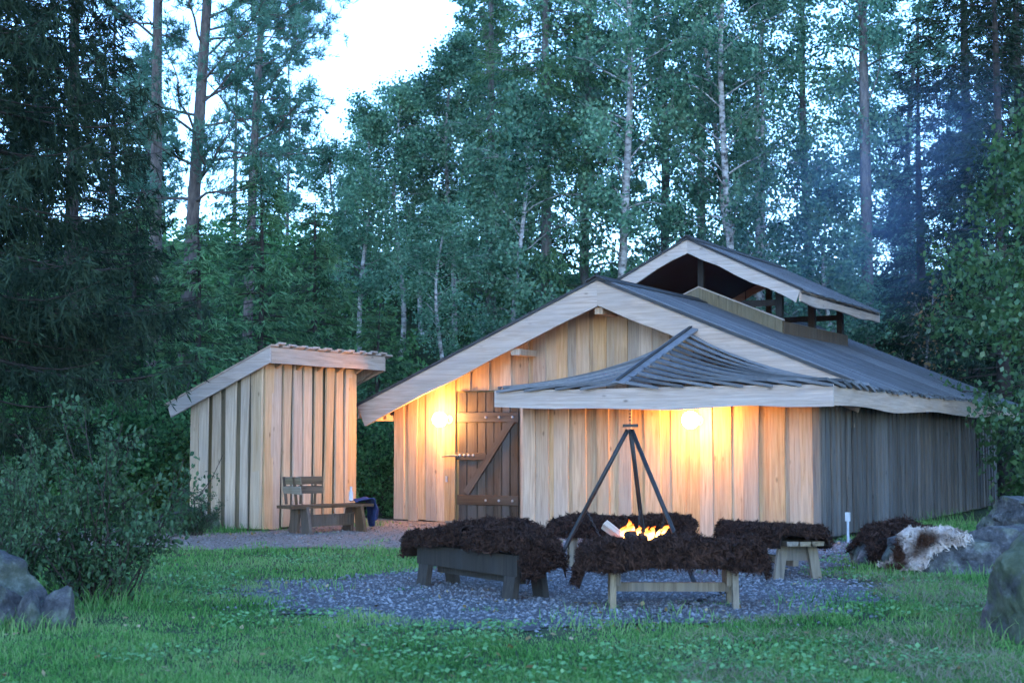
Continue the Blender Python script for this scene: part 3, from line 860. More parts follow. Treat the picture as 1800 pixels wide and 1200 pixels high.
# ------------------------------------------------------------------ benches and hides
def make_bench(label, loc, rz, L, Wd, H, mat, seed, apron=False, legw=0.10, inset=0.2, group='benches round the fire'):
    rng = np.random.default_rng(seed)
    t = thing('plank_bench', label, 'bench', (loc[0], loc[1], 0), rz, group)
    nb = 3; w = Wd / nb
    for i in range(nb):
        me = plank(w - 0.012, L, L, 0.045, rng, 0.003).mesh('seat_plank', mat)
        link('seat_plank', me, t, (-L / 2, -Wd / 2 + w * (i + .5), H - 0.045), (R(90), 0, R(90)))
    for sx in (-1, 1):
        x = sx * (L / 2 - inset)
        for sy in (-1, 1):
            A = Acc()
            Mx = Matrix.Translation((x, sy * (Wd / 2 - 0.06), H - 0.05)) @ Matrix.Rotation(sy * 0.16, 4, 'X')
            A.box(-0.025 if not apron else -legw / 2, 0.025 if not apron else legw / 2, -legw / 2 if not apron else -0.03, legw / 2 if not apron else 0.03, -(H - 0.045) / math.cos(0.16), -0.002, Mx)
            link('leg', A.mesh('leg', mat), t)
        A = Acc(); A.box(x - 0.02 + sx * -0.046, x + 0.02 + sx * -0.046, -Wd / 2 + 0.03, Wd / 2 - 0.03, H - 0.25, H - 0.05)
        link('trestle_board', A.mesh('trestle_board', mat), t)
    A = Acc(); A.box(-L / 2 + inset + 0.03, L / 2 - inset - 0.03, -0.03, 0.03, 0.13, 0.205)
    link('stretcher', A.mesh('stretcher', mat), t)
    if apron:
        A = Acc(); A.box(-L / 2 + 0.08, L / 2 - 0.08, -Wd / 2 - 0.002, -Wd / 2 + 0.028, H - 0.23, H - 0.05)
        link('apron_board', A.mesh('apron_board', mat), t)
    return t

def strands(P, Nn, n, rng, L0, L1, wid, mat, down=0.5, name='wool'):
    """curly locks as thin three-point ribbons rooted on sampled surface points"""
    # locks: strands rooted in one small cell lean together and meet at a common tip
    cell = np.floor(P / 0.032 + rng.normal(0, 0.25, P.shape)).astype(np.int64)
    _, inv = np.unique(cell, axis=0, return_inverse=True); inv = inv.ravel(); m = inv.max() + 1
    cnt = np.bincount(inv, minlength=m)[:, None]
    ctr = np.stack([np.bincount(inv, P[:, k], m) for k in range(3)], -1) / cnt
    cn = np.stack([np.bincount(inv, Nn[:, k], m) for k in range(3)], -1) / cnt
    Lc = rng.uniform(L0, L1, (m, 1)) * rng.uniform(0.7, 1.3, (m, 1))
    cd = cn * 0.9 + rng.normal(0, 0.6, (m, 3)); cd[:, 2] -= down; cd /= np.linalg.norm(cd, axis=1)[:, None] + 1e-9
    tip = (ctr + cd * Lc)[inv] + rng.normal(0, 0.006, (n, 3))
    L = Lc[inv]
    d = Nn + rng.normal(0, 0.35, (n, 3)); d /= np.linalg.norm(d, axis=1)[:, None]
    side = np.cross(d, rng.normal(0, 1, (n, 3))); side /= np.linalg.norm(side, axis=1)[:, None] + 1e-9
    p1 = P + d * L * 0.5 + side * L * rng.choice([-1, 1], (n, 1)) * 0.25
    p2 = p1 + (tip - p1) * rng.uniform(0.7, 1.1, (n, 1))
    w = wid * rng.uniform(0.7, 1.4, (n, 1))
    V = np.stack([P - side * w * .5, P + side * w * .5, p1 + side * w * .5, p1 - side * w * .5, p2 + side * w * .12, p2 - side * w * .12], 1).reshape(-1, 3)
    b = (np.arange(n) * 6)[:, None]
    F = np.concatenate([b + np.array([[0, 1, 2, 3]]), b + np.array([[3, 2, 4, 5]])], 0)
    return mesh_np(name, V, F, mat)

def vnoise(u, v, seed, sc):
    return np.array([mnoise.noise((a * sc + seed * 7.3, b * sc - seed * 3.1, seed * 1.7)) for a, b in zip(u.ravel(), v.ravel())]).reshape(u.shape)

def hide_obj(label, loc, rz, L, Wd, H, ends, sides, seed, n=6500, lump=0.05, wool='wool', hmat='hide', group='hides on the fire benches', hang=None, thick=0.03, wl=(0.04, 0.075)):
    """hide laid over a bench: ends/sides = how far it hangs over (pairs)"""
    rng = np.random.default_rng(seed)
    nu, nv = 46, 24
    u = np.linspace(-L / 2 - ends[0], L / 2 + ends[1], nu); v = np.linspace(-Wd / 2 - sides[0], Wd / 2 + sides[1], nv)
    U, Vv = np.meshgrid(u, v, indexing='ij')
    nz = vnoise(U, Vv, seed, 1.6); nz2 = vnoise(U, Vv, seed + 3, 4.5)
    # uneven outline
    ou = np.maximum(np.abs(U) - L / 2, 0); ov = np.maximum(np.abs(Vv) - Wd / 2, 0)
    k = 1 + 0.5 * vnoise(U, np.zeros_like(U), seed + 5, 2.3); kk = 1 + 0.4 * vnoise(np.zeros_like(U), Vv, seed + 8, 3.0)
    drop = np.hypot(ou * kk, ov * k)
    X = np.clip(U, -L / 2, L / 2) + np.sign(U) * np.minimum(ou, 1) * 0.22 + np.sign(U) * 0.03 * (ou > 0)
    Y = np.clip(Vv, -Wd / 2, Wd / 2) + np.sign(Vv) * np.minimum(ov, 1) * 0.18 + np.sign(Vv) * 0.03 * (ov > 0)
    X += nz2 * 0.02; Y += nz * 0.03
    Z = H + thick + lump * (1.9 * nz + 0.7) * np.exp(-drop * 9) + 0.02 * nz2 - drop * 0.93
    Z = np.maximum(Z, 0.06 + 0.02 * nz2)
    Vt = np.stack([X, Y, Z], -1)
    i = np.arange(nu - 1)[:, None] * nv + np.arange(nv - 1)[None, :]
    Fq = np.stack([i, i + nv, i + nv + 1, i + 1], -1).reshape(-1, 4)
    P = Vt.reshape(-1, 3)
    n = int(n * 2.0)
    me = mesh_np('hide', P, Fq, M[hmat], True)
    t = thing('fur_throw', label, 'fur throw', (loc[0], loc[1], 0), rz, group)
    hd = link('hide', me, t)
    md = hd.modifiers.new('thickness', 'SOLIDIFY'); md.thickness = 0.015; md.offset = -1
    # wool roots
    q = P[Fq]; ctr = np.cross(q[:, 2] - q[:, 0], q[:, 3] - q[:, 1]); ar = np.linalg.norm(ctr, axis=1)
    nn = ctr / (ar[:, None] + 1e-9)
    if nn[:, 2].mean() < 0: nn = -nn
    idx = rng.choice(len(Fq), n, p=ar / ar.sum())
    a, b = rng.random((n, 1)), rng.random((n, 1)); qq = q[idx]
    pts = (qq[:, 0] * (1 - a) + qq[:, 1] * a) * (1 - b) + (qq[:, 3] * (1 - a) + qq[:, 2] * a) * b
    link('wool', strands(pts, nn[idx], n, rng, wl[0], wl[1], 0.0085, M[wool], 0.45), t)
    return t

H = 0.44
make_bench('dark plank bench with deep apron between gravel edge and fire', (-0.30, 13.40), R(-56), 1.9, 0.34, H, M['bench_dark'], 81, True, 0.17, 0.2)
make_bench('bare timber bench at the lawn side of the fire', (1.36, 12.2), R(-1.5), 1.42, 0.42, H, M['bench_light'], 82)
make_bench('bare timber bench between the fire and the porch wall', (1.23, 16.05), R(2), 1.55, 0.38, H, M['bench_light'], 83)
make_bench('bare timber bench seen end on beside the boulders', (2.74, 15.15), R(104), 1.65, 0.42, H, M['bench_light'], 84)
hide_obj('dark brown fleece at the far end of the dark bench', (-0.58, 13.83), R(-56), 0.95, 0.36, H, (0.2, 0.0), (0.12, 0.14), 91, 7000, 0.11)
hide_obj('dark brown fleece hanging over the end of the dark bench nearer the lawn', (-0.02, 13.0), R(-56), 0.9, 0.36, H + 0.01, (0.0, 0.26), (0.09, 0.16), 92, 7000, 0.10)
hide_obj('dark brown fleece hanging low over one end of the lawn side bench', (1.02, 12.2), R(-1.5), 0.74, 0.44, H, (0.28, 0.0), (0.19, 0.12), 93, 8000, 0.045)
hide_obj('humped dark brown fleece on the lawn side bench', (1.66, 12.2), R(-1.5), 0.78, 0.44, H + 0.03, (0.02, 0.20), (0.16, 0.12), 94, 8000, 0.055)
hide_obj('long dark brown fleece on the bench before the porch wall', (1.23, 16.05), R(2), 1.5, 0.4, H, (0.06, 0.06), (0.14, 0.1), 95, 8000, 0.05)
hide_obj('dark brown fleece on the bench beside the boulders', (2.74, 15.15), R(104), 1.6, 0.44, H, (0.06, 0.02), (0.14, 0.14), 96, 8000, 0.03)
# ------------------------------------------------------------------ tripod, fire pan, fire
FC = (1.25, 14.85)
tri = thing('fire_tripod', 'black steel tripod standing over the fire', 'tripod', (FC[0], FC[1], 0))
apex = np.array([-0.02, 0.0, 1.56])
feet = [(-0.82, 0.55, 0.0), (0.24, 0.95, 0.0), (0.56, -0.62, 0.0)]
legs = []
for f in feet:
    f = np.array(f); tp = apex + (f - apex) * 0.03 + np.array([0, 0, 0])
    A = Acc(); A.tube([f, f + (tp - f) * .5, tp], [0.024, 0.024, 0.024], 8)
    legs.append(f)
    link('leg', A.mesh('leg', M['metal'], True), tri)
A = Acc(); A.box(-0.10, 0.06, -0.07, 0.07, 1.545, 1.575); link('top_plate', A.mesh('top_plate', M['metal']), tri)
def chain_mesh(p, q, name='chain'):
    p = np.array(p, float); q = np.array(q, float); L = np.linalg.norm(q - p); n = max(3, int(L / 0.034))
    dd = (q - p) / L; s1 = np.cross(dd, (0.3, 1, 0.1)); s1 /= np.linalg.norm(s1); s2 = np.cross(dd, s1)
    A = Acc(); a = np.linspace(0, 2 * math.pi, 9)
    for i in range(n):
        c = p + (q - p) * (i + .5) / n; s = s1 if i % 2 else s2
        loop = c + np.cos(a)[:, None] * dd * 0.023 + np.sin(a)[:, None] * s * 0.011
        A.tube(loop, 0.0042, 4, cap=False)
    return A.mesh(name, M['metal'])
link('chain', chain_mesh(apex + (0, 0, 0.02), apex + (0, 0, 0.16)), tri)
pan = thing('fire_pan', 'shallow black steel fire pan hung on chains from the tripod', 'fire pan', (FC[0], FC[1], 0))
th = np.linspace(0, 1, 7); A = Acc()
prof = [(0.02, 0.270), (0.18, 0.275), (0.3, 0.300), (0.37, 0.345), (0.375, 0.350), (0.36, 0.350), (0.29, 0.308), (0.17, 0.285), (0.02, 0.280)]
A.tube([(0, 0, z) for r, z in prof], [r for r, z in prof], 28, cap=False)
V, Fq = A.arrays(); 
V2 = []
for (r, z) in prof:
    for j in range(28):
        an = j * 2 * math.pi / 28; V2.append((r * math.cos(an), r * math.sin(an), z))
link('bowl', fix_normals(mesh_np('bowl', np.array(V2), Fq, M['metal'], True)), pan)
for f in feet:
    f = np.array(f); hook = apex + (f - apex) * 0.56
    an = math.atan2(f[1], f[0]); rim = (0.36 * math.cos(an), 0.36 * math.sin(an), 0.35)
    link('chain', chain_mesh(hook, rim), pan)

flame_m, nt, out = mat_new('flame')
tc = N(nt, 'ShaderNodeTexCoord'); sp = N(nt, 'ShaderNodeSeparateXYZ'); nt.links.new(tc.outputs['Generated'], sp.inputs[0])
rp = ramp(nt, [(0.0, (1.0, 0.42, 0.10)), (0.35, (1.0, 0.50, 0.14)), (0.7, (1.0, 0.26, 0.04)), (1.0, (0.7, 0.08, 0.01))]); nt.links.new(sp.outputs['Z'], rp.inputs[0])
em = N(nt, 'ShaderNodeEmission', i_Strength=1.6); nt.links.new(rp.outputs[0], em.inputs[0])
mrs = N(nt, 'ShaderNodeMapRange'); mrs.inputs['To Min'].default_value = 4.0; mrs.inputs['To Max'].default_value = 0.3
nt.links.new(sp.outputs['Z'], mrs.inputs['Value']); nt.links.new(mrs.outputs[0], em.inputs['Strength'])
nt.links.new(em.outputs[0], out.inputs[0])

fire = thing('campfire', 'small log fire burning in the hanging pan', 'fire', (FC[0], FC[1], 0.29))
rng = np.random.default_rng(97)
def log_mesh(L, r, mat, rng):
    A = Acc(); n = 5; P = [(x, rng.normal(0, .004), rng.normal(0, .004)) for x in np.linspace(-L / 2, L / 2, n)]
    A.tube(P, [r * rng.uniform(.9, 1.08) for _ in range(n)], 8); return A.mesh('log', mat)
for k in range(6):
    link('log', log_mesh(rng.uniform(.35, .5), rng.uniform(.03, .045), M['char'], rng), fire, (rng.uniform(-.08, .08), rng.uniform(-.1, .1), 0.04 + 0.022 * k), (0, rng.uniform(-.15, .15), rng.uniform(0, 3.1)))
for k in range(9):
    an = rng.uniform(0, 6.28); r = rng.uniform(.05, .25)
    A = Acc(); A.box(-.03, .03, -.025, .025, -.015, .02); link('ember', A.mesh('ember', M['ember']), fire, (r * math.cos(an), r * math.sin(an), 0.03 + (0.02 if r > .2 else 0)), (0, 0, an))
def flame(x, y, h, r, seed):
    rg = np.random.default_rng(seed); n = 9; t = np.linspace(0, 1, n)
    cx = np.cumsum(rg.normal(0.006, 0.012, n)); cy = np.cumsum(rg.normal(0, 0.01, n))
    rad = r * (np.sin(np.pi * np.clip(t * 0.86 + 0.14, 0, 1)) ** 0.8) * (1 - 0.55 * t) + 0.002
    A = Acc(); A.tube(np.stack([cx * (0.4 + t), cy, t * h], -1), rad, 8)
    V, Fq = A.arrays(); V = V + rg.normal(0, r * 0.10, V.shape)
    link('flame', mesh_np('flame', V, Fq, flame_m, True), fire, (x, y, 0.09))
for (x, y, h, r, s) in ((-0.16, -0.05, 0.20, 0.045, 1), (-0.09, -0.12, 0.25, 0.05, 2), (-0.03, 0.02, 0.31, 0.055, 3), (0.02, -0.1, 0.22, 0.04, 4), (-0.12, 0.05, 0.22, 0.04, 9),
                        (0.18, 0.0, 0.21, 0.04, 5), (0.25, -0.06, 0.25, 0.035, 6), (0.13, -0.08, 0.17, 0.035, 7), (0.22, 0.08, 0.19, 0.03, 8)):
    flame(x, y, h * 0.66, r * 1.1, s)
A = Acc(); A.strip([(-0.13, -0.04, 0.03), (0.12, -0.045, 0.04)], [(-0.13, 0.045, 0.035), (0.12, 0.04, 0.03)], (0, 0.01, -0.075))
lg = thing('firewood_log', 'pale split log sticking up at the edge of the fire', 'log', (FC[0] - 0.20, FC[1] - 0.1, 0.47), 0, None, fix_normals(A.mesh('firewood_log', M['log'])))
lg.rotation_euler = (0.5, R(35), R(-20))

# ------------------------------------------------------------------ bench by the shed
sb = thing('trestle_bench', 'brown trestle bench with slatted back standing against the shed', 'bench', (-2.86, 22.0, 0), R(40))
rng = np.random.default_rng(98)
for i in range(2):
    me = plank(0.2, 1.5, 1.5, 0.045, rng, 0.004).mesh('seat_plank', M['dark_wood'])
    link('seat_plank', me, sb, (-0.75, -0.105 + 0.21 * i, 0.43), (R(90), 0, R(90)))
for x in (-0.48, 0.5):
    for s in (-1, 1):
        A = Acc(); A.strip([(x, s * 0.02, 0.43), (x, s * 0.20, 0.43)], [(x, s * 0.07, 0.0), (x, s * 0.32, 0.0)], (0.05, 0, 0))
        link('leg', fix_normals(A.mesh('leg', M['dark_wood'])), sb)
    A = Acc(); A.box(x + 0.004, x + 0.041, -0.16, 0.16, 0.30, 0.428); link('trestle_board', A.mesh('trestle_board', M['dark_wood']), sb)
A = Acc(); A.box(-0.43, 0.495, -0.02, 0.02, 0.10, 0.28); link('stretcher', A.mesh('stretcher', M['door']), sb)
bk = link('backrest', None, sb, (-0.42, 0.02, 0.44))
for (px, py, an) in ((-0.16, 0.03, R(-78)), (0.16, 0.06, R(-22))):
    for z in (0.22, 0.36):
        me = plank(0.12, 0.38, 0.38, 0.03, rng, 0.004).mesh('slat', M['bench_light'] if an < -1 else M['dark_wood'])  # sky shine put into the colour: paler timber on the wing facing it
        q = link('slat', me, bk, (px, py, z), (0, 0, 0))
        q.matrix_local = Matrix.Translation((px, py, z)) @ Matrix.Rotation(an, 4, 'Z') @ Matrix.Rotation(R(12), 4, 'X') @ Matrix.Translation((-0.17, 0, 0)) @ Matrix.Rotation(R(90), 4, 'Y')
    for s in (-0.11, 0.11):
        A = Acc(); A.box(s - .018, s + .018, 0.0, 0.03, 0.0, 0.42)
        q = link('support', A.mesh('support', M['dark_wood']), bk); q.matrix_local = Matrix.Translation((px, py + 0.03, 0)) @ Matrix.Rotation(an, 4, 'Z') @ Matrix.Rotation(R(8), 4, 'X')
# jacket over the bench end
nu, nv = 26, 22
u = np.linspace(-0.16, 0.52, nu); v = np.linspace(-0.24, 0.24, nv); U, Vv = np.meshgrid(u, v, indexing='ij')
ov = np.maximum(U - 0.1, 0)
fold = 0.035 * np.sin(Vv * 38 + 1.5 * np.sin(U * 6)) * np.clip(ov * 4, 0, 1)
X = np.minimum(U, 0.1) + 0.06 * np.clip(ov * 6, 0, 1) + fold; Z = 0.475 + 0.03 * np.exp(-((U - .05) / .1) ** 2) + 0.02 * np.sin(Vv * 17) * (ov <= 0) - ov * 0.92 * (1 + 0.25 * np.sin(Vv * 9))
Y = Vv * (1 - 0.5 * np.clip(ov, 0, .5))
Z = np.maximum(Z, 0.07)
i = np.arange(nu - 1)[:, None] * nv + np.arange(nv - 1)[None, :]
jm = mesh_np('draped_jacket', np.stack([X, Y, Z], -1).reshape(-1, 3), np.stack([i, i + nv, i + nv + 1, i + 1], -1).reshape(-1, 4), M['jacket'], True)
jk = thing('draped_jacket', 'dark blue jacket draped over the end of the trestle bench', 'jacket', (-2.86 + 0.70 * math.cos(R(40)), 22.02 + 0.70 * math.sin(R(40)), 0), R(25), None, jm)
md = jk.modifiers.new('thickness', 'SOLIDIFY'); md.thickness = 0.012
A = Acc(); A.tube([(0, 0, 0), (0, 0, 0.12), (0, 0, 0.15), (0, 0, 0.19)], [0.035, 0.035, 0.018, 0.016], 12)
cup = thing('white_bottle', 'small white bottle standing on the trestle bench beside the jacket', 'bottle', (-2.86 + 0.45 * math.cos(R(40)), 22.02 + 0.45 * math.sin(R(40)) + .03, 0.476), 0, None)
link('bottle_body', A.mesh('bottle_body', M['white_plastic'], True), cup)
A = Acc(); A.tube([(0, 0, 0.19), (0, 0, 0.215)], 0.02, 12); link('bottle_cap', A.mesh('bottle_cap', M['grey_metal'], True), cup)

# ------------------------------------------------------------------ boulders
import bmesh
def boulder(label, loc, size, rz, seed, mat, cuts=7, sub=5, rough=0.085, flat_top=False):
    rg = np.random.default_rng(seed)
    bm = bmesh.new(); bmesh.ops.create_icosphere(bm, subdivisions=sub, radius=1.0)
    planes = []
    for _ in range(cuts):
        n = rg.normal(0, 1, 3); n[2] = abs(n[2]) * 0.6; n /= np.linalg.norm(n); planes.append((n, rg.uniform(0.55, 0.8)))
    if flat_top: planes.append((np.array([0.1, -0.12, 0.99]), 0.5))
    for v in bm.verts:
        p = np.array(v.co)
        for n, d in planes:
            e = p @ n - d
            if e > 0: p = p - n * e * 0.985
        q = Vector(p)
        nz = mnoise.fractal(q * 2.1 + Vector((seed, 0, 0)), 1.0, 2.0, 5) * rough
        cr = mnoise.noise(q * 3.3 + Vector((seed, 5, 0))); nz -= 0.035 * max(0, 1 - abs(cr) * 12)
        q += q.normalized() * nz
        v.co = (q.x * size[0], q.y * size[1], q.z * size[2])
    me = bpy.data.meshes.new('boulder'); bm.to_mesh(me); bm.free(); me.materials.append(mat)
    me.polygons.foreach_set('use_smooth', np.ones(len(me.polygons), bool))
    try: me.set_sharp_from_angle(angle=R(38))
    except Exception: pass
    return thing('boulder', label, 'boulder', (loc[0], loc[1], loc[2]), rz, 'boulders edging the yard', me)
rk1 = boulder('grey boulder with a hollow top carrying the two fur throws', (4.62, 15.65, 0.16), (0.72, 0.72, 0.42), 0.5, 101, M['rock'], flat_top=True)
boulder('squared dark boulder behind the fur covered one', (5.62, 15.9, 0.22), (0.85, 0.75, 0.46), 0.15, 102, M['rock'], 9, flat_top=True)
boulder('pale topped slab of rock near the shaded wall end', (7.25, 19.3, 0.36), (1.05, 0.85, 0.52), -0.2, 103, M['rock'], 8, flat_top=True)
rk5 = boulder('low boulder hidden under the bunched dark fleece', (4.35, 16.4, 0.08), (0.55, 0.4, 0.36), 0.2, 113, M['rock'], 5)
rk4 = boulder('large leaning boulder thick with dark moss at the lawn edge', (4.22, 10.6, 0.1), (1.02, 0.95, 0.76), 0.9, 154, M['rock_moss'], 9)
boulder('low moss cushioned stone between two boulders', (6.15, 17.6, 0.05), (0.34, 0.28, 0.22), 0.0, 105, M['rock_moss'], 3)
boulder('big sloping grey boulder at the foot of the leafy bush', (-4.42, 11.3, 0.2), (0.95, 0.7, 0.6), 0.3, 106, M['rock'], 6)
boulder('broad weathered stone below the sloping boulder', (-4.02, 10.8, 0.03), (0.42, 0.3, 0.32), -0.1, 107, M['rock'], 8)
boulder('upright narrow stone in the low rock row', (-3.62, 10.78, 0.03), (0.15, 0.22, 0.27), 0.2, 108, M['rock'], 6, 3)
boulder('small pale topped stone ending the low rock row', (-3.4, 10.85, 0.04), (0.16, 0.2, 0.27), -0.2, 109, M['rock'], 6, 3)
boulder('flat grey stone leaning on the shed wall', (-5.02, 22.35, 0.18), (0.34, 0.25, 0.26), 0.5, 110, M['rock'], 8, 3)
boulder('rounded pale stone in front of the shed stone', (-5.25, 21.9, 0.1), (0.22, 0.2, 0.2), 0.0, 111, M['rock'], 2, 3)
boulder('dark stone half hidden at the shed corner', (-4.72, 22.25, 0.06), (0.2, 0.16, 0.2), 0.9, 112, M['rock_moss'], 6, 3)

def drape_on(label, loc, rz, L, Wd, supports, seed, n, wool, hmat, drop=0.3):
    """hide laid over boulders: heights taken from the stone below it"""
    bpy.context.view_layer.update()
    rg = np.random.default_rng(seed)
    trees = [(BVHTree.FromPolygons([s.matrix_world @ v.co for v in s.data.vertices], [p.vertices[:] for p in s.data.polygons])) for s in supports]
    nu, nv = 34, 24
    U, Vv = np.meshgrid(np.linspace(-L / 2, L / 2, nu), np.linspace(-Wd / 2, Wd / 2, nv), indexing='ij')
    ca, sa = math.cos(rz), math.sin(rz)
    wob = 1 + 0.18 * vnoise(U, Vv, seed, 2.0)
    X = (U * ca - Vv * sa) * wob; Y = (U * sa + Vv * ca) * wob
    Z = np.zeros_like(X)
    for a in range(nu):
        for b in range(nv):
            h = 0.0
            for t in trees:
                r = t.ray_cast(Vector((loc[0] + X[a, b], loc[1] + Y[a, b], 3)), Vector((0, 0, -1)))
                if r[0] is not None: h = max(h, r[0].z)
            Z[a, b] = h
    for _ in range(3):
        Zp = np.pad(Z, 1, 'edge'); av = (Zp[:-2, 1:-1] + Zp[2:, 1:-1] + Zp[1:-1, :-2] + Zp[1:-1, 2:]) / 4
        Z = np.maximum(Z, av)
    Z = np.maximum(Z + 0.035 + 0.03 * vnoise(U, Vv, seed + 2, 5.0), 0.05)
    P = np.stack([X, Y, Z], -1).reshape(-1, 3)
    i = np.arange(nu - 1)[:, None] * nv + np.arange(nv - 1)[None, :]
    Fq = np.stack([i, i + nv, i + nv + 1, i + 1], -1).reshape(-1, 4)
    t = thing('fur_throw', label, 'fur throw', (loc[0], loc[1], 0), 0, 'hides on the boulder')
    hd = link('hide', mesh_np('hide', P, Fq, M[hmat], True), t)
    q = P[Fq]; ctr = np.cross(q[:, 2] - q[:, 0], q[:, 3] - q[:, 1]); ar = np.linalg.norm(ctr, axis=1); nn = ctr / (ar[:, None] + 1e-9)
    if nn[:, 2].mean() < 0: nn = -nn
    idx = rg.choice(len(Fq), n, p=ar / ar.sum()); a, b = rg.random((n, 1)), rg.random((n, 1)); qq = q[idx]
    pts = (qq[:, 0] * (1 - a) + qq[:, 1] * a) * (1 - b) + (qq[:, 3] * (1 - a) + qq[:, 2] * a) * b
    link('wool', strands(pts, nn[idx], n, rg, 0.04, 0.085, 0.011, M[wool], 0.5), t)
drape_on('white and brown sheepskin over the hollow boulder', (4.42, 15.35), 0.3, 0.80, 0.50, [rk1], 121, 6500, 'wool_pale', 'hide')
drape_on('dark brown fleece bunched behind the white sheepskin', (4.38, 16.25), 0.05, 0.85, 0.6, [rk1, rk5], 122, 6000, 'wool', 'hide')

# ------------------------------------------------------------------ lawn
def blades(name, x, y, h, w, mat, rng, lean=0.5):
    n = len(x); z = terrain(x, y)
    an = rng.uniform(0, 6.283, n); ln = rng.normal(0, lean, (n, 2)) * h[:, None]
    dx, dy = np.cos(an) * w, np.sin(an) * w
    b = np.stack([x, y, z], -1)
    mid = b + np.stack([ln[:, 0] * .35, ln[:, 1] * .35, h * .6], -1); tip = b + np.stack([ln[:, 0], ln[:, 1], h], -1)
    s = np.stack([dx, dy, np.zeros(n)], -1)
    V = np.stack([b - s, b + s, mid + s * .7, mid - s * .7, tip + s * .1, tip - s * .1], 1).reshape(-1, 3)
    o = (np.arange(n) * 6)[:, None]
    F = np.concatenate([o + np.array([[0, 1, 2, 3]]), o + np.array([[3, 2, 4, 5]])], 0)
    return mesh_np(name, V, F, mat)

rng = np.random.default_rng(131)
def patch(x, y, seed, sc):
    return np.array([mnoise.noise((a * sc, b * sc, seed)) for a, b in zip(x, y)])
n = 225000
yy = 7.6 + (rng.random(n) ** 1.7) * 17.0
xx = rng.uniform(-1, 1, n) * (yy * 0.385 + 0.3)
d_r = edge_dist(RING, xx, yy); d_p = edge_dist(PATH, xx, yy)
pn = patch(xx, yy, 3.0, 1.3)
sd_r = np.where(inside(RING, xx, yy), -d_r, d_r) + 0.35 * patch(xx, yy, 44.0, 2.6); sd_p = np.where(inside(PATH, xx, yy), -d_p, d_p)
sd = np.minimum(sd_r, sd_p)
prob = np.clip((sd + 0.22 + 0.6 * pn) / 0.6, 0, 1); prob = np.maximum(prob, 0.5 * np.clip((patch(xx, yy, 15.0, 1.9) - 0.33) * 4, 0, 1) * (sd > -1.4))
rel_x = (xx - LR[0]) * F2[0] + (yy - LR[1]) * F2[1]; rel_y = (xx - LR[0]) * D2[0] + (yy - LR[1]) * D2[1]
in_lodge = ((rel_x < 0.05) & (rel_x > -8.3) & (rel_y > 1.6)) | ((rel_x < 0.05) & (rel_x > -4.75) & (rel_y > -0.05))
sx_ = (xx - SR[0]) * F2[0] + (yy - SR[1]) * F2[1]; sy_ = (xx - SR[0]) * D2[0] + (yy - SR[1]) * D2[1]
in_shed = (sx_ < 0.05) & (sx_ > -1.5) & (sy_ > -0.05) & (sy_ < 2.5)
keep = (rng.random(n) < prob) & ~in_lodge & ~in_shed
xx, yy, pn, sd = xx[keep], yy[keep], pn[keep], sd[keep]
pn2 = patch(xx, yy, 9.0, 3.1)
h = (0.026 + 0.022 * np.clip(pn + pn2 * 0.8, -0.8, 1.5)) * rng.uniform(0.6, 1.5, len(xx)) * (1 + 0.03 * (yy - 8))
h = np.where((sd > 0) & (sd < 0.5), h * 1.25, h)
lawn = stuff(link('lawn_grass', blades('lawn_grass', xx, yy, np.clip(h, 0.012, 0.2), 0.0034 * (1 + 0.06 * (yy - 8)), M['grass'], rng)))
lawn['label'] = 'short trodden lawn grass in front of the buildings'; lawn['category'] = 'grass'
tx, ty, th_ = [], [], []
for (cx, cy, rr, k, hh) in ((4.6, 15.2, 0.75, 260, .09), (5.5, 15.3, 0.9, 260, .10), (7.0, 18.7, 1.1, 300, .12), (3.95, 10.1, 0.95, 420, .11), (-4.2, 10.75, 0.75, 420, .10), (-3.5, 10.75, 0.32, 260, .09), (-3.66, 12.5, 0.7, 420, .13),
                            (-5.1, 22.1, 0.6, 260, .12), (-4.3, 21.9, 0.5, 160, .10), (6.2, 17.4, 0.6, 200, .12), (-2.0, 13.6, 0.5, 90, .08), (2.9, 12.0, 0.7, 160, .09), (0.9, 11.2, 0.6, 120, .08), (-1.2, 16.6, 0.7, 160, .09), (6.2, 22.0, 0.9, 260, .13), (8.0, 24.6, 1.1, 300, .15), (-2.45, 23.6, 0.3, 120, .10)):
    a_ = rng.uniform(0, 6.28, k); q_ = rr * np.sqrt(rng.random(k)) * 1.15
    tx.append(cx + np.cos(a_) * q_); ty.append(cy + np.sin(a_) * q_); th_.append(hh * rng.uniform(.5, 1.7, k))
tx = np.concatenate(tx); ty = np.concatenate(ty); th_ = np.concatenate(th_)
tg = stuff(link('tall_grass', blades('tall_grass', tx, ty, th_, np.full(len(tx), 0.0042), M['grass'], rng, 0.45)))
tg['label'] = 'longer grass left uncut around stones and walls'; tg['category'] = 'grass'
# dry stalks on the lawn by the mossy boulder
n = 15000
yy = rng.uniform(8, 15, n); xx = rng.uniform(0.3, 1, n) * yy * 0.38
pk = patch(xx, yy, 21.0, 0.9) > -0.05
ok = pk & (~inside(RING, xx, yy)); xx, yy = xx[ok], yy[ok]
st = stuff(link('dry_grass', blades('dry_grass', xx, yy, rng.uniform(0.02, 0.075, len(xx)), np.full(len(xx), 0.0035), M['straw'], rng, 1.6)))
st['label'] = 'dry straw coloured grass lying on the lawn by the mossy boulder'; st['category'] = 'grass'
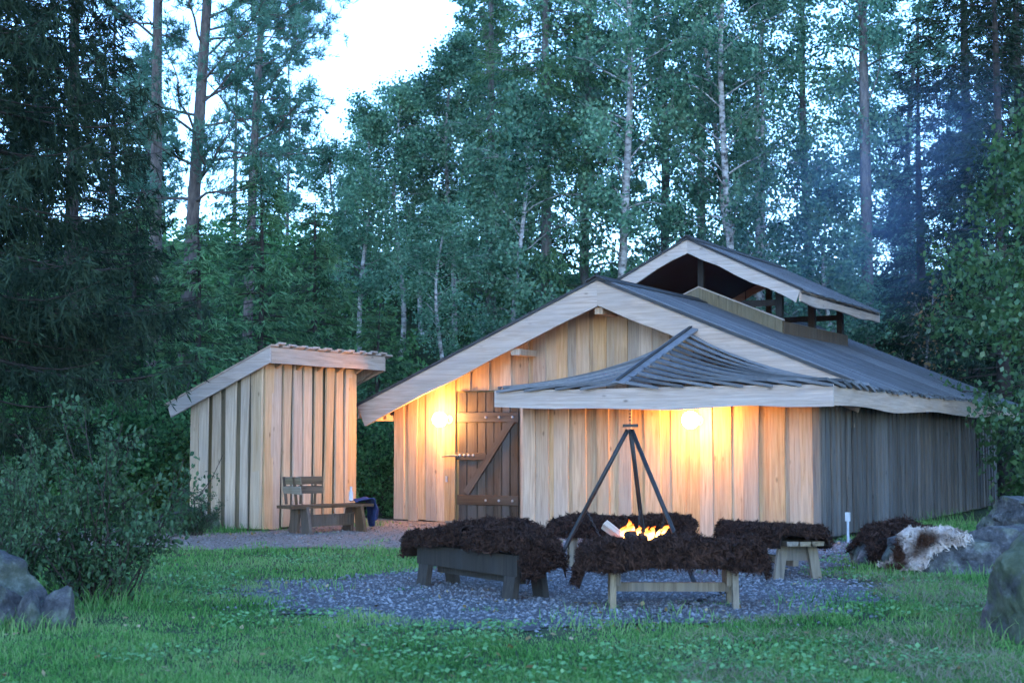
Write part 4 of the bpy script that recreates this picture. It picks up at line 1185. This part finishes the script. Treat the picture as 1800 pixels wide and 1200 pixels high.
# clover in the middle of the lawn
n = 26000
yy = 8 + rng.random(n) * 9.5; xx = rng.uniform(-1, 1, n) * yy * 0.37
pk = patch(xx, yy, 33.0, 0.8) + 0.35 * np.exp(-((xx - 0.6) / 1.6) ** 2 - ((yy - 9) / 1.2) ** 2) + 0.3 * np.exp(-((xx + 1.6) / 1.2) ** 2 - ((yy - 16.5) / 1.3) ** 2) > 0.14
sdr = np.where(inside(RING, xx, yy), -edge_dist(RING, xx, yy), 1) ; sdp = np.where(inside(PATH, xx, yy), -1, 1)
ok = pk & (sdr > -0.25) & (sdp > 0); xx, yy = xx[ok], yy[ok]; n = len(xx)
def leaf_quads(C, size, rng, up=0.5, aspect=0.55, name='leaves', mat=None, dirs=None):
    """diamond leaves, centres C; returns verts, faces"""
    n = len(C)
    d = rng.normal(0, 1, (n, 3)) if dirs is None else dirs + rng.normal(0, 0.35, (n, 3))
    d /= np.linalg.norm(d, axis=1)[:, None] + 1e-9
    nn = rng.normal(0, 1, (n, 3)); nn[:, 2] += up * 3
    s = np.cross(d, nn); s /= np.linalg.norm(s, axis=1)[:, None] + 1e-9
    L = (size * rng.uniform(0.6, 1.35, n))[:, None]
    V = np.stack([C - d * L * .5, C + s * L * aspect * .5, C + d * L * .5, C - s * L * aspect * .5], 1).reshape(-1, 3)
    F = np.arange(n * 4).reshape(-1, 4)
    return V, F
C = np.stack([xx, yy, rng.uniform(0.025, 0.055, n)], -1)
d = rng.normal(0, 1, (n, 3)); d[:, 2] *= 0.2
V, Fq = leaf_quads(C, np.full(n, 0.033), rng, 1.2, 0.9, dirs=d)
cl = stuff(link('clover_patch', mesh_np('clover_patch', V, Fq, M['clover'])))
cl['label'] = 'broad leaved clover spread through the lawn'; cl['category'] = 'clover'

# fallen leaves and bits of bark on the path, the yard and the lawn
n = 1500
yy = 8 + rng.random(n) * 17; xx = rng.uniform(-1, 1, n) * yy * 0.37
rel_x = (xx - LR[0]) * F2[0] + (yy - LR[1]) * F2[1]; rel_y = (xx - LR[0]) * D2[0] + (yy - LR[1]) * D2[1]
ok = ~((rel_x < 0.1) & (rel_y > -0.1)); xx, yy = xx[ok], yy[ok]; n = len(xx)
d = rng.normal(0, 1, (n, 3)); d[:, 2] *= 0.15
V, Fq = leaf_quads(np.stack([xx, yy, rng.uniform(0.02, 0.035, n)], -1), rng.uniform(0.03, 0.06, n), rng, 2.0, 0.7, dirs=d)
fl_ = stuff(link('fallen_leaves', mesh_np('fallen_leaves', V, Fq, leaf_mat('dead_leaves', [(0.05, 0.03, 0.015), (0.2, 0.13, 0.05), (0.35, 0.28, 0.16)], 0.1, 3.0))))
fl_['label'] = 'brown and yellow fallen leaves lying about the yard'; fl_['category'] = 'leaves'

# ------------------------------------------------------------------ tree makers (each returns bark arrays and leaf arrays)
def curve_pts(p, d, L, n, rng, wander, grav):
    P = [np.array(p, float)]; d = np.array(d, float); d /= np.linalg.norm(d)
    for i in range(n - 1):
        d = d + rng.normal(0, wander, 3) + np.array([0, 0, grav]); d /= np.linalg.norm(d)
        P.append(P[-1] + d * L / (n - 1))
    return np.array(P)

def trunk_path(H, rng, lean=(0, 0), wob=0.15, n=14, curve=0.0):
    t = np.linspace(0, 1, n)
    x = lean[0] * t * H + wob * np.sin(t * rng.uniform(3, 7) + rng.uniform(0, 6)) * t + curve * np.sin(t * 6.5) * (1 - t)
    y = lean[1] * t * H + wob * np.sin(t * rng.uniform(3, 7) + rng.uniform(0, 6)) * t
    return np.stack([x, y, t * H - 0.3], -1), t

def broadleaf(seed, H, base, Rr, nb, nleaf, leaf, r0, lean=(0, 0), wob=0.2, up=0.9, spread=0.18, stems=1, curve=0.0, peak=0.45, droop=0.0):
    rng = np.random.default_rng(seed); A = Acc(); pts = []; dirs = []
    for sidx in range(stems):
        ln = (lean[0] + (rng.normal(0, 0.09) if stems > 1 else 0), lean[1] + (rng.normal(0, 0.06) if stems > 1 else 0))
        Hs = H * (rng.uniform(0.75, 1) if stems > 1 else 1)
        P, t = trunk_path(Hs, rng, ln, wob, 16, curve)
        rad = r0 * (1 - t) ** 0.75 + 0.012; rad[0] *= 1.25
        A.tube(P, rad, 8)
        for b in range(nb // stems):
            tb = base + (1 - base) * ((b + rng.random()) / (nb / stems)) ** 0.9
            tb = min(tb, 0.985)
            p = np.array([np.interp(tb, t, P[:, i]) for i in range(3)])
            f = (tb - base) / (1 - base)
            prof = np.clip(math.sin(math.pi * (0.12 + 0.88 * f) ** (math.log(0.5) / math.log(peak + .02))), 0.12, 1)
            L = Rr * prof * rng.uniform(0.6, 1.15) + 0.25
            az = b * 2.4 + rng.uniform(-.5, .5)
            dv = (math.cos(az), math.sin(az), up * rng.uniform(0.6, 1.4))
            Q = curve_pts(p, dv, L, 7, rng, 0.16, -0.07 - droop)
            A.tube(Q, np.linspace(max(0.012, 0.3 * np.interp(tb, t, rad)), 0.006, 7), 4, cap=False)
            for sub in range(5):
                k = rng.uniform(0.3, 1.0); qi = k * 6; i0 = int(min(qi, 5)); q = Q[i0] + (Q[i0 + 1] - Q[i0]) * (qi - i0)
                dd = (Q[min(i0 + 1, 6)] - Q[i0]); dd = dd / (np.linalg.norm(dd) + 1e-9) + rng.normal(0, 0.6, 3)
                S = curve_pts(q, dd, L * rng.uniform(0.25, 0.5), 4, rng, 0.2, -0.12 - droop * 2)
                A.tube(S, np.linspace(0.008, 0.004, 4), 3, cap=False)
                pts.append(S[1:])
            pts.append(Q[3:])
    C = np.concatenate(pts); idx = rng.integers(0, len(C), nleaf)
    # uneven: some twigs carry far more leaves than others
    wgt = rng.random(len(C)) ** 2; idx = rng.choice(len(C), nleaf, p=wgt / wgt.sum())
    pos = C[idx] + rng.normal(0, spread, (nleaf, 3)); pos[:, 2] -= np.abs(rng.normal(0, spread * 0.6, nleaf))
    dr = rng.normal(0, 1, (nleaf, 3)); dr[:, 2] -= 0.8
    lv = leaf_quads(pos, np.full(nleaf, leaf), rng, 0.4, 0.7, dirs=dr)
    return A.arrays(), lv

def spruce(seed, H, Rr, z0, nw, r0, twig=0.42, per=7, dens=9, droop=0.16, hang=0.7, width=0.05, shape=0.8, fine=5):
    rng = np.random.default_rng(seed); A = Acc()
    P, t = trunk_path(H, rng, (0, 0), 0.05, 10); rad = r0 * (1 - t) ** 0.9 + 0.012
    A.tube(P, rad, 8)
    TP = []; TD = []; TL = []
    for k in range(nw):
        f = (k + rng.uniform(-.3, .3)) / nw; z = z0 + (H - z0 - 0.3) * f
        Lw = (Rr * (1 - f) ** shape + 0.2)
        for b in range(per):
            if rng.random() < 0.12: continue
            az = rng.uniform(0, 6.283); L = Lw * rng.uniform(0.6, 1.12)
            zz = z + rng.uniform(-.2, .2)
            n = 7; u = np.linspace(0, 1, n)
            r_ = L * u; dz = -droop * L * (u ** 1.3) * 2.2 + droop * 1.6 * L * u ** 3 + 0.1 * L * u
            w = np.cumsum(rng.normal(0, 0.03 * L, n)) * u
            Q = np.stack([np.cos(az) * r_ - np.sin(az) * w, np.sin(az) * r_ + np.cos(az) * w, zz + dz], -1)
            A.tube(Q, np.linspace(0.012 + 0.005 * L, 0.004, n), 3, cap=False)
            m = int(dens * L) + 4
            ks = rng.uniform(0.12, 1.0, m) ** 0.8
            q = np.stack([np.interp(ks, u, Q[:, i]) for i in range(3)], -1)
            fw = np.array([math.cos(az), math.sin(az), -0.1]); sd = np.array([-math.sin(az), math.cos(az), 0])
            sgn = rng.choice([-1, 1], m)[:, None]
            dd = fw * rng.uniform(0.2, 0.9, (m, 1)) + sd * sgn * rng.uniform(0.1, 0.9, (m, 1)) + np.array([0, 0, -1.0]) * hang * rng.uniform(0.2, 1.5, (m, 1))
            dd /= np.linalg.norm(dd, axis=1)[:, None]
            TP.append(q); TD.append(dd); TL.append(twig * rng.uniform(0.5, 1.3, m) * (0.6 + 0.5 * np.sin(math.pi * np.clip(ks, 0, 1))))
    TP = np.concatenate(TP); TD = np.concatenate(TD); TL = np.concatenate(TL); n = len(TP)
    # each twig: a spray of small needle-bearing shoots
    Vs = []; Fs = []; off = 0
    for j in range(fine):
        fr = rng.uniform(0.0, 0.9, (n, 1)); L = (TL * (1.0 if j == 0 else rng.uniform(0.35, 0.6)) if fine < 8 else (TL if j == 0 else rng.uniform(0.08, 0.17, n)))[:, None]
        b = TP + TD * TL[:, None] * (0 if j == 0 else fr)
        d = TD if j == 0 else TD + rng.normal(0, 0.55 if fine < 8 else 0.8, (n, 3)); d = d / np.linalg.norm(d, axis=1)[:, None]
        s = np.cross(d, rng.normal(0, 1, (n, 3))); s /= np.linalg.norm(s, axis=1)[:, None] + 1e-9
        w = width * (0.8 if j == 0 else 0.7)
        V = np.stack([b, b + d * L * .45 + s * w * .5, b + d * L, b + d * L * .45 - s * w * .5], 1).reshape(-1, 3)
        Vs.append(V); Fs.append(np.arange(n * 4).reshape(-1, 4) + off); off += n * 4
    return A.arrays(), (np.concatenate(Vs), np.concatenate(Fs))

def pine(seed, H, base, Rr, nb, r0, lean=(0, 0), tufts=9, side=None):
    rng = np.random.default_rng(seed); A = Acc()
    P, t = trunk_path(H, rng, lean, 0.12, 14); rad = r0 * (1 - t) ** 0.6 + 0.02; A.tube(P, rad, 9)
    C = []; Dd = []
    for b in range(nb):
        tb = base + (0.99 - base) * (b + rng.random()) / nb
        p = np.array([np.interp(tb, t, P[:, i]) for i in range(3)]); f = (tb - base) / (1 - base)
        L = Rr * (1 - 0.65 * f) * rng.uniform(0.55, 1.1)
        az = b * 2.4 + rng.uniform(-.6, .6)
        if side is not None and rng.random() < 0.55: az = side + rng.normal(0, 0.6)
        Q = curve_pts(p, (math.cos(az), math.sin(az), rng.uniform(-0.05, 0.35) + 0.5 * f), L, 8, rng, 0.13, 0.02)
        A.tube(Q, np.linspace(max(0.02, 0.28 * np.interp(tb, t, rad)), 0.008, 8), 5, cap=False)
        for sub in range(10):
            k = rng.uniform(0.25, 1.0) * 7; i0 = int(min(k, 6)); q = Q[i0] + (Q[i0 + 1] - Q[i0]) * (k - i0)
            dd = Q[i0 + 1] - Q[i0]; dd = dd / np.linalg.norm(dd) + rng.normal(0, 0.7, 3) * np.array([1, 1, .4]); dd[2] += 0.15
            S = curve_pts(q, dd, L * rng.uniform(0.14, 0.34) + 0.1, 4, rng, 0.25, 0.06)
            A.tube(S, np.linspace(0.012, 0.005, 4), 3, cap=False)
            for _ in range(tufts):
                j = rng.integers(1, 4); C.append(S[j] + rng.normal(0, 0.07, 3)); e = S[j] - S[j - 1]; Dd.append(e / (np.linalg.norm(e) + 1e-9))
    C = np.array(C); Dd = np.array(Dd); m = 10; n = len(C) * m
    cc = np.repeat(C, m, 0); d = np.repeat(Dd, m, 0) * 0.7 + rng.normal(0, 0.75, (n, 3)); d[:, 2] += 0.2; d /= np.linalg.norm(d, axis=1)[:, None]
    L = rng.uniform(0.11, 0.2, (n, 1)); s = np.cross(d, rng.normal(0, 1, (n, 3))); s /= np.linalg.norm(s, axis=1)[:, None] + 1e-9
    V = np.stack([cc - s * .009, cc + s * .009, cc + d * L + s * .005, cc + d * L - s * .005], 1).reshape(-1, 3)
    return A.arrays(), (V, np.arange(n * 4).reshape(-1, 4))

LIB = {}
def lib(key, res, bark, leaf):
    (V1, F1), (V2, F2_) = res
    LIB[key] = (mesh_np(key + '_trunk', V1, F1, M[bark], True), mesh_np(key + '_crown', V2, F2_, M[leaf]), res)

lib('birch_a', broadleaf(201, 10, 0.28, 1.7, 34, 17000, 0.105, 0.085, (0.03, 0), 0.25), 'birch_bark', 'birch_leaf')
lib('birch_b', broadleaf(202, 10, 0.40, 1.5, 30, 12000, 0.105, 0.08, (-0.01, 0), 0.2, curve=0.22), 'birch_bark', 'birch_leaf')
lib('tall_a', broadleaf(203, 20, 0.22, 2.8, 56, 26000, 0.118, 0.16, (0.0, 0), 0.35, up=0.7), 'grey_bark', 'birch_leaf')
lib('tall_b', broadleaf(204, 20, 0.30, 2.5, 50, 24000, 0.118, 0.15, (-0.012, 0), 0.45, up=0.8), 'birch_bark', 'birch_leaf')
lib('tall_c', broadleaf(205, 19, 0.16, 3.0, 60, 27000, 0.118, 0.12, (0.0, 0), 0.5, up=0.8, stems=3), 'birch_bark', 'aspen_leaf')
lib('aspen', broadleaf(206, 23, 0.42, 3.2, 44, 20000, 0.118, 0.2, (-0.004, 0), 0.3, up=0.9), 'grey_bark', 'aspen_leaf')
lib('spruce_a', spruce(211, 20, 2.9, 2.2, 42, 0.2, 0.5, 7, 8), 'grey_bark', 'spruce_leaf')
lib('spruce_b', spruce(212, 18, 2.6, 1.0, 44, 0.18, 0.45, 7, 8), 'dark_bark', 'dark_spruce_leaf')
lib('spruce_young', spruce(213, 8, 1.9, 0.3, 30, 0.09, 0.36, 7, 10, hang=0.45), 'dark_bark', 'spruce_leaf')
lib('spruce_near', spruce(214, 15, 3.1, 1.7, 44, 0.2, 0.5, 8, 17, 0.2, 1.3, 0.034, fine=13), 'dark_bark', 'dark_spruce_leaf')
lib('pine_a', pine(221, 17, 0.52, 3.0, 30, 0.17), 'pine_bark', 'pine_leaf')
lib('pine_b', pine(222, 17, 0.36, 3.9, 46, 0.16, (0.035, 0), side=-0.2), 'pine_bark', 'pine_leaf')
lib('maple', broadleaf(231, 7.5, 0.12, 1.9, 46, 13000, 0.11, 0.07, (0.0, 0), 0.2, up=0.25, spread=0.16), 'dark_bark', 'maple_leaf')
lib('shrub', broadleaf(232, 2.6, 0.08, 1.1, 34, 7000, 0.085, 0.03, (0, 0), 0.2, up=1.0, spread=0.2, stems=5), 'dark_bark', 'shrub_leaf')
lib('rowan', broadleaf(233, 5.5, 0.35, 0.9, 20, 420, 0.10, 0.05, (0.05, 0), 0.2, up=0.8), 'grey_bark', 'rowan_leaf')

TREES = []
def tree(name, label, key, px, Y, hs=1.0, ws=None, rz=0.0, group='trees of the wood', cat='tree', dz=0.0, lean=0.0):
    """px: bearing across the view (world x = (px-900)/2500 * Y)"""
    X = (px - 900) / 2500 * Y
    ws = hs if ws is None else ws
    o = thing(name, label, cat, (X, Y, float(terrain(X, Y)) + dz), rz, group)
    o.scale = (ws, ws, hs); o.rotation_euler = (0, lean, rz)
    tk, cr, _ = LIB[key]
    link('trunk' if cat == 'tree' else 'stem', tk, o); link('crown' if cat == 'tree' else 'foliage', cr, o)
    TREES.append(o)
    return o

# conifers beyond the bush
tree('spruce_tree', 'big dark spruce with hanging twigs beside the leafy bush', 'spruce_near', -70, 19.6, 1.05, 1.0, 0.4)
tree('spruce_tree', 'dark spruce filling in behind the big hanging spruce', 'spruce_b', 120, 27.5, 0.95, 0.95, 1.7)
tree('spruce_tree', 'dark spruce at the picture edge behind the big hanging spruce', 'spruce_b', -40, 29, 1.0, 1.1, 3.3)
tree('pine_tree', 'pine with straight pale grey trunk standing alone against the sky gap', 'pine_a', 268, 36, 1.12, 1.0, 2.2)
tree('pine_tree', 'leaning pine with red brown trunk and wide clumped crown', 'pine_b', 318, 33, 1.05, 1.05, 0.0)
tree('pine_tree', 'second pine half hidden behind the wide clumped crown', 'pine_b', 432, 41, 0.98, 0.85, 0.6)
tree('spruce_tree', 'young spruce behind the low end of the shed roof', 'spruce_young', 345, 29.5, 0.78, 1.0, 0.3)
tree('spruce_tree', 'young spruce rising behind the middle of the shed', 'spruce_young', 455, 32, 0.98, 1.05, 1.3)
tree('spruce_tree', 'young spruce behind the high end of the shed roof', 'spruce_young', 552, 34, 0.82, 0.95, 2.4)
tree('spruce_tree', 'small spruce in the gap between shed and lodge', 'spruce_young', 665, 29.6, 0.55, 0.8, 4.4)
tree('spruce_tree', 'narrow young spruce below the leaning pine', 'spruce_young', 235, 31, 0.85, 1.0, 5.0)
tree('spruce_tree', 'spruce between the grey pine and the big hanging spruce', 'spruce_b', 190, 38, 0.62, 0.9, 2.9)
# birches over the shed and the gable
tree('birch_tree', 'slender straight birch with white trunk above the shed roof', 'birch_a', 630, 40, 0.8, 0.85, 0.2)
tree('birch_tree', 'crooked birch with S-bent white trunk beyond the shed', 'birch_b', 702, 41, 0.82, 0.9, 0.0)
tree('birch_tree', 'thin birch next to the crooked one', 'birch_b', 742, 43, 0.8, 0.9, 2.6)
tree('birch_tree', 'birch with rounded crown below the open sky', 'birch_a', 590, 45, 0.5, 0.9, 1.9)
tree('birch_tree', 'birch over the lower end of the lodge gable', 'birch_a', 800, 42, 0.98, 1.0, 3.6)
tree('birch_tree', 'slim birch close behind the gable roof edge', 'birch_b', 778, 36, 0.62, 0.8, 1.0)
tree('spruce_tree', 'tall grey trunked spruce with drooping branches against the sky', 'spruce_a', 960, 40, 1.06, 1.0, 1.1)
tree('spruce_tree', 'tall spruce standing just behind the gable side', 'spruce_a', 862, 46, 0.78, 0.9, 3.9)
tree('birch_tree', 'birch crowding the tall drooping spruce', 'birch_a', 905, 38, 1.0, 1.1, 5.1)
# wood behind the roof
tree('birch_tree', 'tall birch with pale double trunk left of the vent ridge'.replace('left of', 'beside'), 'tall_b', 1098, 39, 0.98, 1.0, 0.3)
tree('birch_tree', 'tall leafy birch between drooping spruce and double trunk', 'tall_a', 1030, 43, 0.95, 1.0, 2.0)
tree('birch_tree', 'broad birch behind the ridge of the lodge', 'tall_a', 1165, 45, 1.0, 1.05, 4.0)
tree('birch_tree', 'white trunked birch rising straight behind the vent roof', 'tall_b', 1286, 38, 0.95, 0.9, 3.4)
tree('birch_tree', 'many stemmed birch behind the vent roof', 'tall_c', 1322, 40, 1.0, 0.9, 0.9)
tree('birch_tree', 'dense birch between the many stemmed birch and the tall aspen', 'tall_a', 1425, 43, 0.9, 1.05, 5.2)
tree('aspen_tree', 'tall aspen with bare dark trunk beside the bright sky hole', 'aspen', 1530, 41, 1.02, 1.0, 0.5)
tree('birch_tree', 'low birch in the smoke behind the vent', 'birch_a', 1480, 39, 0.85, 1.15, 2.7)
tree('spruce_tree', 'spruce behind the many stemmed birch', 'spruce_a', 1235, 50, 0.85, 1.0, 2.4)
# shaded end
tree('spruce_tree', 'dark spruce in the smoke beyond the roof end', 'spruce_b', 1625, 42, 0.72, 1.1, 0.4)
tree('spruce_tree', 'tall dark spruce above the shaded roof end', 'spruce_b', 1710, 40, 1.1, 1.25, 1.8)
tree('spruce_tree', 'dark spruce cut off by the picture edge', 'spruce_b', 1800, 37, 1.05, 1.2, 3.0)
tree('spruce_tree', 'dark spruce close over the shaded roof end', 'spruce_b', 1765, 34.5, 0.85, 1.1, 2.2)
tree('birch_tree', 'dim birch between tall aspen and dark spruces', 'tall_a', 1610, 47, 0.78, 1.0, 0.2)
tree('maple_tree', 'small maple with layered leaves hiding the lodge end', 'maple', 1925, 23.6, 1.0, 0.95, 0.8)
tree('maple_tree', 'maple reaching in above the lodge eave', 'maple', 1840, 27.5, 1.15, 1.0, 2.9)
tree('rowan_tree', 'thin rowan with orange turning leaves behind the roof', 'rowan', 1618, 36.5, 1.0, 1.0, 0.0)
# shrubs
SH = [(60, 24.5, 1.1, 'shrub at the foot of the big hanging spruce'), (170, 25.5, 1.0, 'shrub on the path side below the dark spruces'), (255, 26.2, 0.95, 'shrub beside the low side of the shed'),
      (310, 28.0, 1.25, 'taller shrub reaching the shed eave'), (640, 27.4, 0.9, 'shrub behind the gap between shed and lodge'), (672, 26.8, 0.6, 'small shrub at the rear corner of the shed'),
      (120, 29.5, 1.3, 'tall shrub under the second dark spruce')]
for k, (px, Y, s, lb) in enumerate(SH):
    tree('shrub', 'green ' + lb, 'shrub', px, Y, s, s * 1.1, k * 1.3, 'shrubs by the shed', 'shrub')

# leafy bush in the foreground
def bush():
    rng = np.random.default_rng(241); A = Acc(); pts = []; root = (0, 0, 0)
    for k in range(34):
        az = rng.uniform(0, 6.283); out = rng.uniform(0.15, 1.1)
        L = rng.uniform(0.8, 1.55) if rng.random() < .7 else rng.uniform(1.5, 1.95)
        Q = curve_pts((rng.normal(0, .18), rng.normal(0, .14), -0.05), (math.cos(az) * out * .75, math.sin(az) * out * .6, 1.0), L, 8, rng, 0.12, -0.05)
        A.tube(Q, np.linspace(0.011, 0.004, 8), 5, cap=False)
        for sub in range(7):
            i0 = rng.integers(1, 7); S = curve_pts(Q[i0], (Q[i0] - Q[i0 - 1]) + rng.normal(0, .12, 3), rng.uniform(.15, .42), 4, rng, .2, -.04)
            A.tube(S, np.linspace(0.005, 0.003, 4), 3, cap=False); pts.append(S[1:])
        pts.append(Q[3:])
    C = np.concatenate(pts); n = 6000
    w = rng.random(len(C)) ** 1.5; pos = C[rng.choice(len(C), n, p=w / w.sum())] + rng.normal(0, .055, (n, 3))
    dr = rng.normal(0, 1, (n, 3)); dr[:, 2] -= 0.3
    # leaves folded along the midrib: two quads each
    d = dr / np.linalg.norm(dr, axis=1)[:, None]; nn = rng.normal(0, 1, (n, 3)); nn[:, 2] += 1.6
    s = np.cross(d, nn); s /= np.linalg.norm(s, axis=1)[:, None]; up = np.cross(s, d)
    L = rng.uniform(.035, .072, (n, 1)); hw = L * .33
    V = np.stack([pos - d * L * .5, pos - d * L * .1 + s * hw + up * hw * .35, pos + d * L * .25 + s * hw * .8 + up * hw * .35, pos + d * L * .55,
                  pos + d * L * .25 - s * hw * .8 + up * hw * .35, pos - d * L * .1 - s * hw + up * hw * .35], 1).reshape(-1, 3)
    b = (np.arange(n) * 6)[:, None]
    Fq = np.concatenate([b + np.array([[0, 1, 2, 3]]), b + np.array([[0, 3, 4, 5]])], 0)
    return A.arrays(), (V, Fq)
(bV, bF), (lV, lF) = bush()
bu = thing('leafy_bush', 'loose leafy bush with dark stems in front of the spruce', 'bush', (-3.66, 12.6, 0))
bu.scale = (0.8, 0.82, 0.98)
link('stem', mesh_np('stem', bV, bF, M['dark_bark'], True), bu); link('foliage', mesh_np('foliage', lV, lF, M['bush_leaf']), bu)
bu2 = thing('leafy_bush', 'smaller leafy sprig leaning over the low rock row', 'bush', (-4.35, 12.4, 0), 2.0); bu2.scale = (.5, .5, .8)
link('stem', bu.children[0].data, bu2); link('foliage', bu.children[1].data, bu2)
bu3 = thing('leafy_bush', 'low leafy sprig by the stones at the shed', 'bush', (-4.75, 21.3, 0), 1.0); bu3.scale = (.42, .42, .40)
link('stem', bu.children[0].data, bu3); link('foliage', bu.children[1].data, bu3)

# hillside undergrowth and the wood further up (no single plants to tell apart)
rng = np.random.default_rng(251)
K = 1500
cy = 27 + rng.random(K) * 33; cx = rng.uniform(-1, 1, K) * (cy * 0.40 + 1.5)
rel_x = (cx - LR[0]) * F2[0] + (cy - LR[1]) * F2[1]; rel_y = (cx - LR[0]) * D2[0] + (cy - LR[1]) * D2[1]
ok = ~((rel_x < 1.6) & (rel_x > -9.6) & (rel_y > -1) & (rel_y < 14)); cx, cy = cx[ok], cy[ok]; K = len(cx)
rr = rng.uniform(0.35, 0.95, K); hh = rng.uniform(0.4, 1.7, K); per = 62
u = rng.normal(0, 1, (K, per, 3)); u /= np.linalg.norm(u, axis=2)[..., None]; u *= rng.random((K, per, 1)) ** 0.4
P = np.stack([cx[:, None] + u[..., 0] * rr[:, None], cy[:, None] + u[..., 1] * rr[:, None], terrain(cx, cy)[:, None] + hh[:, None] * 0.55 * (1 + u[..., 2])], -1).reshape(-1, 3)
V, Fq = leaf_quads(P, np.full(len(P), 0.15), rng, 0.6, 0.7)
ug = stuff(link('undergrowth', mesh_np('undergrowth', V, Fq, M['shrub_leaf'])))
ug['label'] = 'dense green undergrowth covering the wooded slope'; ug['category'] = 'undergrowth'

def far_wood():
    rng = np.random.default_rng(261); Vb, Fb, Vl, Fl = [], [], [], []; ob = ol = 0
    spots = []
    for k in range(34):
        Y = rng.uniform(56, 74); px = rng.uniform(-60, 1860)
        hs = rng.uniform(0.38, 0.7)
        if 560 < px < 840: hs *= 0.42
        if 1535 < px < 1660: hs *= 0.62
        if 200 < px < 300: hs *= 0.75
        key = rng.choice(['tall_a', 'tall_b', 'spruce_a', 'spruce_b', 'tall_c'])
        X = (px - 900) / 2500 * Y; z = float(terrain(X, Y)); a = rng.uniform(0, 6.28)
        (V1, F1), (V2, F2_) = LIB[key][2]
        Rm = np.array([[math.cos(a), -math.sin(a), 0], [math.sin(a), math.cos(a), 0], [0, 0, 1]]) * hs
        F1 = F1[:360]; V1 = V1[:F1.max() + 1]; Vb.append(V1 @ Rm.T + (X, Y, z)); Fb.append(F1 + ob); ob += len(V1)
        nl = len(F2_); pick = rng.random(nl) < (0.16 if key.startswith('spruce') else 0.26)
        q = V2[F2_[pick]]; c = q.mean(1, keepdims=True); q = c + (q - c) * 2.5
        q = q.reshape(-1, 3) @ Rm.T + (X, Y, z)
        Vl.append(q); Fl.append(np.arange(len(q)).reshape(-1, 4) + ol); ol += len(q)
    w = stuff(link('far_wood', mesh_np('far_wood', np.concatenate(Vl), np.concatenate(Fl), M['aspen_leaf'])))
    w['label'] = 'dim far wood on top of the slope'; w['category'] = 'wood'
    b = link('far_trunks', mesh_np('far_trunks', np.concatenate(Vb), np.concatenate(Fb), M['grey_bark'], True), w)
    b['kind'] = 'stuff'
far_wood()

# ------------------------------------------------------------------ evening haze
hz = Acc(); hz.box(-70, 70, -12, 100, -1.2, 42)
hm, nt, out = mat_new('evening_haze')
pv = N(nt, 'ShaderNodeVolumePrincipled', i_Density=0.00018); pv.inputs['Color'].default_value = (0.85, 0.92, 1.0, 1); pv.inputs['Anisotropy'].default_value = 0.2
nt.links.new(pv.outputs[0], out.inputs['Volume'])
hzo = stuff(link('haze', fix_normals(hz.mesh('haze', hm))))
hzo['label'] = 'faint blue evening haze in the wood'; hzo['category'] = 'haze'

# ------------------------------------------------------------------ smoke drifting from the roof vent
bm = bmesh.new(); bmesh.ops.create_icosphere(bm, subdivisions=3, radius=1.0)
me = bpy.data.meshes.new('smoke'); bm.to_mesh(me); bm.free()
sm, nt, out = mat_new('wood_smoke')
tc = N(nt, 'ShaderNodeTexCoord'); ln = N(nt, 'ShaderNodeVectorMath', operation='LENGTH'); nt.links.new(tc.outputs['Object'], ln.inputs[0])
fo = N(nt, 'ShaderNodeMapRange'); fo.inputs['From Min'].default_value = 1.0; fo.inputs['From Max'].default_value = 0.1; nt.links.new(ln.outputs['Value'], fo.inputs['Value'])
nz = N(nt, 'ShaderNodeTexNoise', i_Scale=2.2, i_Detail=3.0); nt.links.new(tc.outputs['Object'], nz.inputs['Vector'])
nr = N(nt, 'ShaderNodeMapRange'); nr.inputs['From Min'].default_value = 0.35; nr.inputs['From Max'].default_value = 0.75; nt.links.new(nz.outputs['Fac'], nr.inputs['Value'])
m1 = N(nt, 'ShaderNodeMath', operation='MULTIPLY'); nt.links.new(fo.outputs[0], m1.inputs[0]); nt.links.new(nr.outputs[0], m1.inputs[1])
m2 = N(nt, 'ShaderNodeMath', operation='MULTIPLY', i_1=0.11); nt.links.new(m1.outputs[0], m2.inputs[0])
pv = N(nt, 'ShaderNodeVolumePrincipled'); pv.inputs['Color'].default_value = (0.35, 0.6, 1.0, 1); nt.links.new(m2.outputs[0], pv.inputs['Density'])
nt.links.new(pv.outputs[0], out.inputs['Volume']); me.materials.append(sm)
so = stuff(link('smoke', me, None, (8.6, 33.0, 7.2), (0, R(-35), R(20)), (4.6, 3.6, 3.2)))
so['label'] = 'blue wood smoke drifting from the roof vent'; so['category'] = 'smoke'
